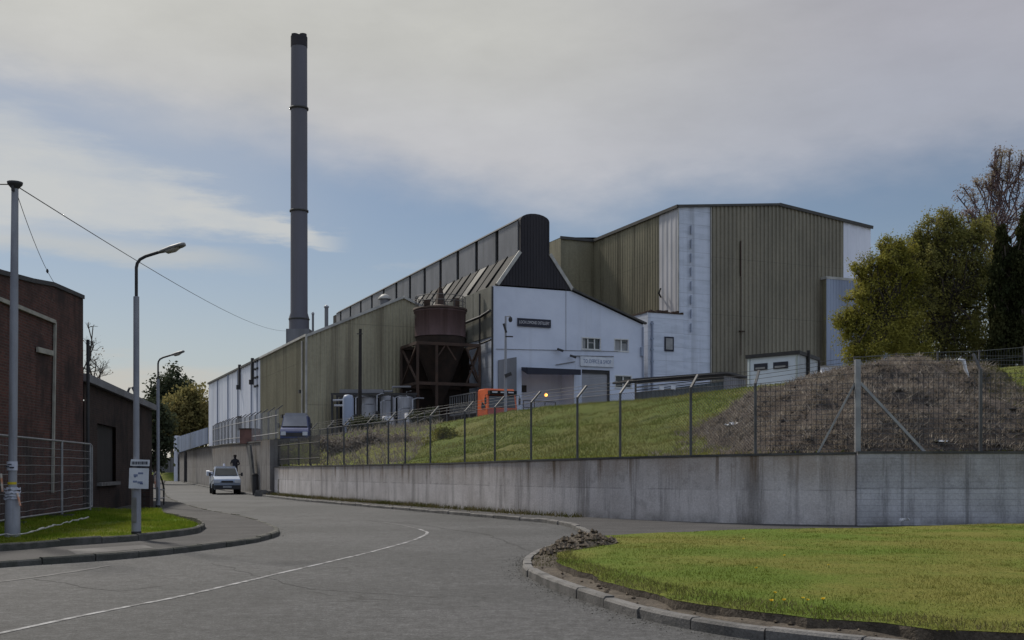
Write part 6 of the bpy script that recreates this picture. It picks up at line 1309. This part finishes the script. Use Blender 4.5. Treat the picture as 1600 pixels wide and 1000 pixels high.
# ------------------------------------------------------------------ trees
def limb(mb, a, b, r0, r1, seg=5, wob=.12):
    pts = []; rs = []; L = (b-a).length
    for i in range(seg+1):
        t = i/seg; o = Vector((random.uniform(-1,1),random.uniform(-1,1),random.uniform(-.4,.4)))*L*wob*math.sin(t*math.pi)*.5; pts.append(a.lerp(b,t)+o); rs.append(lerp(r0,r1,t))
    mb.tube(pts, rs, 5 if r0 < .08 else 8, 0, False); return pts
def twigs(mb, p, d, L, r, depth):
    e = p+d*L; limb(mb, p, e, r, r*.55, 3, .18)
    if depth == 0: return
    for q in range(random.choice((2,3,3))):
        nd = (d+Vector((random.uniform(-.8,.8),random.uniform(-.8,.8),random.uniform(-.3,.75)))).normalized(); twigs(mb, p.lerp(e, random.uniform(.45,1)), nd, L*random.uniform(.55,.8), r*.55, depth-1)
def tree(name, label, base, clumps, dens, size, m, group=None, rtrunk=.22, twig=2, sub=6, bark='bark', flat=1.0, spread=.42, wisp=0):
    t = thing(name, label, 'tree', tuple(base), 0, group); mb = MB(); base = Vector(base); ctr = sum((Vector(c[0]) for c in clumps), Vector())/len(clumps)
    topz = max(c[0][2] for c in clumps); fork = base.lerp(Vector((ctr.x,ctr.y,ctr.z)), .45); limb(mb, base-Vector((0,0,.3)), fork, rtrunk, rtrunk*.7, 6, .08)
    limb(mb, fork, Vector((ctr.x,ctr.y,topz)), rtrunk*.7, .03, 6, .15)
    for c_ in clumps:
        cc = Vector(c_[0]); st_ = fork.lerp(Vector((ctr.x,ctr.y,topz)), random.uniform(0,.5)); pts = limb(mb, st_, cc, rtrunk*.35, .035, 5, .2)
        for q in range(4 if twig else 0): d = Vector((random.uniform(-1,1),random.uniform(-1,1),random.uniform(-.2,1))).normalized(); twigs(mb, pts[-2].lerp(pts[-1], random.random()), d, c_[1]*.55, .03, twig)
    mb.build('trunk', M[bark], t)
    if dens: leaves('crown', clumps, dens, size, m, t, sub, flat, spread)
    if wisp:                                             # thin outer twigs with a few leaves, mostly on the upper edge
        tm = MB(); sc = []
        for c_ in clumps:
            cc, r = Vector(c_[0]), c_[1]
            if cc.z < lerp(base.z, topz, .45): continue
            for q in range(int(wisp*max(.6, r))):
                d = Vector((random.gauss(0,.6), random.gauss(0,.5), abs(random.gauss(.6,.5)))).normalized(); e = cc+d*r*random.uniform(1.1,1.75); limb(tm, cc+d*r*.4, e, .014, .005, 3, .25)
                for w_ in range(3): sc.append((cc.lerp(e, random.uniform(.65,1.0))+Vector((random.gauss(0,.06),random.gauss(0,.06),random.gauss(0,.06))), .2))
        tm.build('twigs', M[bark], t); leaves('outer_leaves', sc, 170, size*.8, m, t, 3, 1, .6)
    return t
def cl3(lst, Y): return [(PX(px,py,Y+dy), r) for px, py, r, dy in lst]
g = lambda px, Y, z: Vector(((px-800)/F*Y, Y, z))
random.seed(11)
def sprays(c_, n, r):                                  # small loose clumps round a crown's upper edge
    return [(c_[0]+Vector((random.uniform(-1,1)*r, random.uniform(-1,1)*r*.6, random.uniform(-.2,1)*r)), random.uniform(.22,.45)) for _ in range(n)]
def withsprays(lst, n=2): 
    out = list(lst)
    for c_ in lst: out += sprays(c_, n, c_[1]*1.15)
    return out
tree('leafy_tree', 'yellow green leafy tree at the edge of the grey clad block', g(1372,54,5.2), withsprays(cl3([(1345,530,1.0,0),(1362,490,1.1,.5),(1356,455,.8,0),(1376,440,.8,.3),(1395,470,1.2,.6),(1390,525,1.3,0),(1362,545,.9,-.8),(1410,505,1.2,.8),(1400,430,.8,.5),(1420,550,1.2,0),(1340,500,.7,0),(1335,555,.7,0),(1380,410,.45,0),(1415,440,.9,.8),(1405,415,.6,.6),(1325,520,.4,0),(1350,425,.5,0),(1390,395,.4,.3),(1415,400,.5,.6)], 54), 3), 2300, .1, M['leaf_bright'], 'trees behind the mound', .15, 3, 20, 'bark', 1, .4, 9)
tree('leafy_tree', 'large olive green tree in the middle of the group behind the mound', g(1472,56,5.2), withsprays(cl3([(1430,450,1.2,0),(1455,420,1.2,.5),(1490,420,1.2,.8),(1440,400,.9,.3),(1475,385,1.0,0),(1520,410,1.2,.8),(1460,470,1.4,.3),(1500,460,1.4,.6),(1535,470,1.3,0),(1440,520,1.5,0),(1490,520,1.5,.5),(1535,530,1.4,0),(1505,375,.8,0),(1415,420,.7,0),(1410,400,.4,0),(1460,365,.6,0),(1485,350,.5,0),(1430,375,.5,0),(1530,370,.7,.5),(1425,555,1.0,0),(1465,560,1.0,.5),(1510,558,1.1,0),(1545,555,1.1,0),(1415,470,1.1,-.6),(1425,430,.9,-.4),(1410,520,1.2,-.8),(1550,500,1.2,.5),(1550,440,1.0,.5)], 56), 3), 1700, .105, M['leaf_dark'], 'trees behind the mound', .2, 3, 20, 'bark', 1, .42, 10)
tree('budding_tree', 'tall thin pinkish budding tree rising above the conifers at the right edge', g(1570,60,5.2), withsprays(cl3([(1530,330,.9,0),(1560,300,1.0,.5),(1590,280,1.0,.3),(1575,262,.6,0),(1561,240,.25,0),(1610,320,1.2,.5),(1545,360,1.0,0),(1585,340,1.3,.5),(1520,300,.5,0),(1640,300,1.2,0),(1500,335,.5,0),(1500,370,.8,0),(1470,345,.4,0),(1595,250,.6,0),(1538,285,.5,0)], 60), 3), 720, .08, M['bud'], 'trees behind the mound', .08, 3, 8, 'twig', 1, .5)
def conifer(label, px, Y, top, wid, seed):
    z1 = PX(0,top,Y).z; b = g(px,Y,5.0); cs = []
    for q in range(20):
        t = q/19; z = lerp(5.2, z1-.35, t); w = wid*(1-.15*t)*(1 if t < .8 else 1-(t-.8)*2.6)
        for kk in range(5): cs.append((Vector((b.x+random.uniform(-1,1)*w*.7, Y+random.uniform(-1,1)*w*.6, z+random.uniform(-.3,.3))), max(.25, w*.55), (.8,.8,1.5)))
    return tree('conifer', label, b, cs, 2600, .11, M['leaf_conifer'], 'conifers at the right edge', .14, 0, 7, 'bark', 2.6, .4)
conifer('dark conifer beside the olive green tree', 1568, 52, 358, .75, 1); conifer('dark conifer, taller, at the right edge of the frame', 1604, 51.5, 338, .85, 2); conifer('dark conifer beyond the right edge', 1655, 53, 350, .9, 3)
tree('leafy_tree', 'olive tree far down the lane beside the white end of the hall', g(300,165,0), cl3([(285,650,3.0,0),(300,625,2.6,1),(318,660,2.6,0),(270,670,2.8,0),(305,680,3,0),(275,635,2.2,0),(322,640,1.8,0),(258,655,2.2,0)], 165), 260, .5, M['leaf_far'], 'trees far down the lane', .4, 1, 7)
tree('leafy_tree', 'dark round-topped tree far down the lane behind the olive one', g(272,190,0), cl3([(266,602,2.8,0),(280,610,2.6,0),(255,618,2.6,0),(270,632,3.5,0),(258,650,3.2,0),(245,660,2.5,0)], 190), 260, .5, M['leaf_far_dark'], 'trees far down the lane', .4, 1, 7)
tree('leafy_tree', 'dark tree close behind the outbuilding end down the lane', g(243,120,0), cl3([(240,680,1.8,0),(246,660,1.8,0),(236,645,1.5,0),(250,690,1.5,0),(242,710,1.5,0)], 120), 300, .4, M['leaf_far_dark'], 'trees far down the lane', .3, 1, 6)
tree('bare_tree', 'bare twiggy tree rising behind the low brick outbuilding', g(146,70,0), cl3([(140,540,.8,0),(150,565,1.0,0),(160,580,.9,0),(138,510,.5,0),(148,590,1.1,0),(136,575,1,0)], 70), 40, .1, M['bud'], None, .14, 3, 6, 'bark')
# far end of the lane: board fence and a pale bank
a, b = Vector((-58,170,0)), Vector((-42,165,0)); t = thing('board_fence', 'grey board fence closing the far end of the lane', 'fence', tuple(a)); MB().corr(a, b, 0, 3.4, .5, .05, Vector((0,-1,0))).build('boards', M['grey_panel'], t)
for q in range(5): p = a.lerp(b, q/4)-Vector((0,.2,0)); MB().bar(p, p+Vector((0,0,3.7)), .3).build('post', M['grey_paint'], t)
vb = MB(); vb.prism([Vector((-56,158,-.1)), Vector((-42,155,-.1)), Vector((-42,158,1.2)), Vector((-56,161,1.2))], (0,4,0)); vb.build('grass_verge', M['bank'])['kind'] = 'structure'
for x0 in (-60,): 
    bs = bush('hedge', 'low dark hedge at the far end of the lane', (-52,172,0), [(Vector((-57+q*2.2,173,2.2)), 2.2) for q in range(8)], 160, .45, M['leaf_far_dark'], None, 8)

# ------------------------------------------------------------------ dandelions and litter
random.seed(5)
fl = [(1225,806+138,0),(1210,931,0),(1255,939,0),(1261,943,0),(1287,942,0),(1295,886,0),(1226,872,0),(1182,892,0),(1162,845,0),(1205,945,0)]
proto = None; places = ['single dandelion nearest the kerb edge of the lawn','dandelion set back above the kerb flowers','left of the close pair of dandelions','right of the close pair of dandelions','dandelion right of the close pair','lone dandelion in the middle right of the lawn','lone dandelion in the middle of the lawn','lone dandelion left of the lawn middle','lone dandelion by the pavement edge of the lawn','dandelion left of the close pair by the kerb']
for (px, py, _), lab in zip(fl, places):
    p = G(px, py, .215)
    if proto is None:
        proto = thing('dandelion', lab, 'flower', (0,0,0), 0, 'dandelions on the lawn', True); MB().tube([(0,0,-.05),(.003,0,.0),(0,0,.03)], .004, 5).build('stalk', M['stem'], proto)
        mb = MB(); 
        for q in range(18): a = q*2.39996; r = .02*math.sqrt((q+1)/18); mb.add([(0,0,.027),(r*math.cos(a-.3),r*math.sin(a-.3),.043),(r*1.15*math.cos(a),r*1.15*math.sin(a),.048-r*.2),(r*math.cos(a+.3),r*math.sin(a+.3),.043)], [(0,1,2,3)])
        mb.build('flower_head', M['petal'], proto, None, False); o = proto
    else: o = copy_tree(proto); o['label'] = lab
    o.location = p; o.rotation_euler = (random.uniform(-.2,.2), random.uniform(-.2,.2), random.uniform(0,6)); s = random.uniform(.8,1.15); o.scale = (s,s,s)
def litter(label, p, sx, sy, sz):
    vs = []; n = 7
    for i in range(n):
        for j in range(n): u, v = i/(n-1)-.5, j/(n-1)-.5; vs.append((p.x+u*sx+random.uniform(-.1,.1)*sx, p.y+v*sy+random.uniform(-.1,.1)*sy, p.z+.02+random.random()*sz))
    o = MB().add(vs, [(i*n+j,(i+1)*n+j,(i+1)*n+j+1,i*n+j+1) for i in range(n-1) for j in range(n-1)]).build('litter', M['litter'], None, tuple(p)); tag(o, label, 'litter', 'pieces of white litter'); return o
litter('small white crumpled litter on the grass at the foot of the grey wall', Vector(((1413-800)/F*27.6,27.6,.2)), .2, .2, .1)
def onmound(px, py):
    for q in range(400):
        Y = 28.6+q*.03; p = PX(px, py, Y)
        if p.z <= mound_z(p.x, p.y)+.02: return p
    return PX(px,py,33)
litter('white crumpled litter low on the left slope of the brown mound', onmound(1142,668), .35, .3, .15); litter('flat white litter just above the grey wall right of the brace', onmound(1469,692), .32, .2, .06)
p = onmound(1508,590); tag(MB().tube([p+Vector(v) for v in ((-.2,0,.55),(-.05,-.02,.5),(.0,-.03,.25),(.1,-.03,.02))], [.03,.06,.05,.03], 6).build('litter', M['litter'], None, tuple(p)), 'pale strip of plastic caught beside the fence post on the mound', 'litter', 'pieces of white litter')
for o in bpy.data.objects:
    if 'org' in o: del o['org']
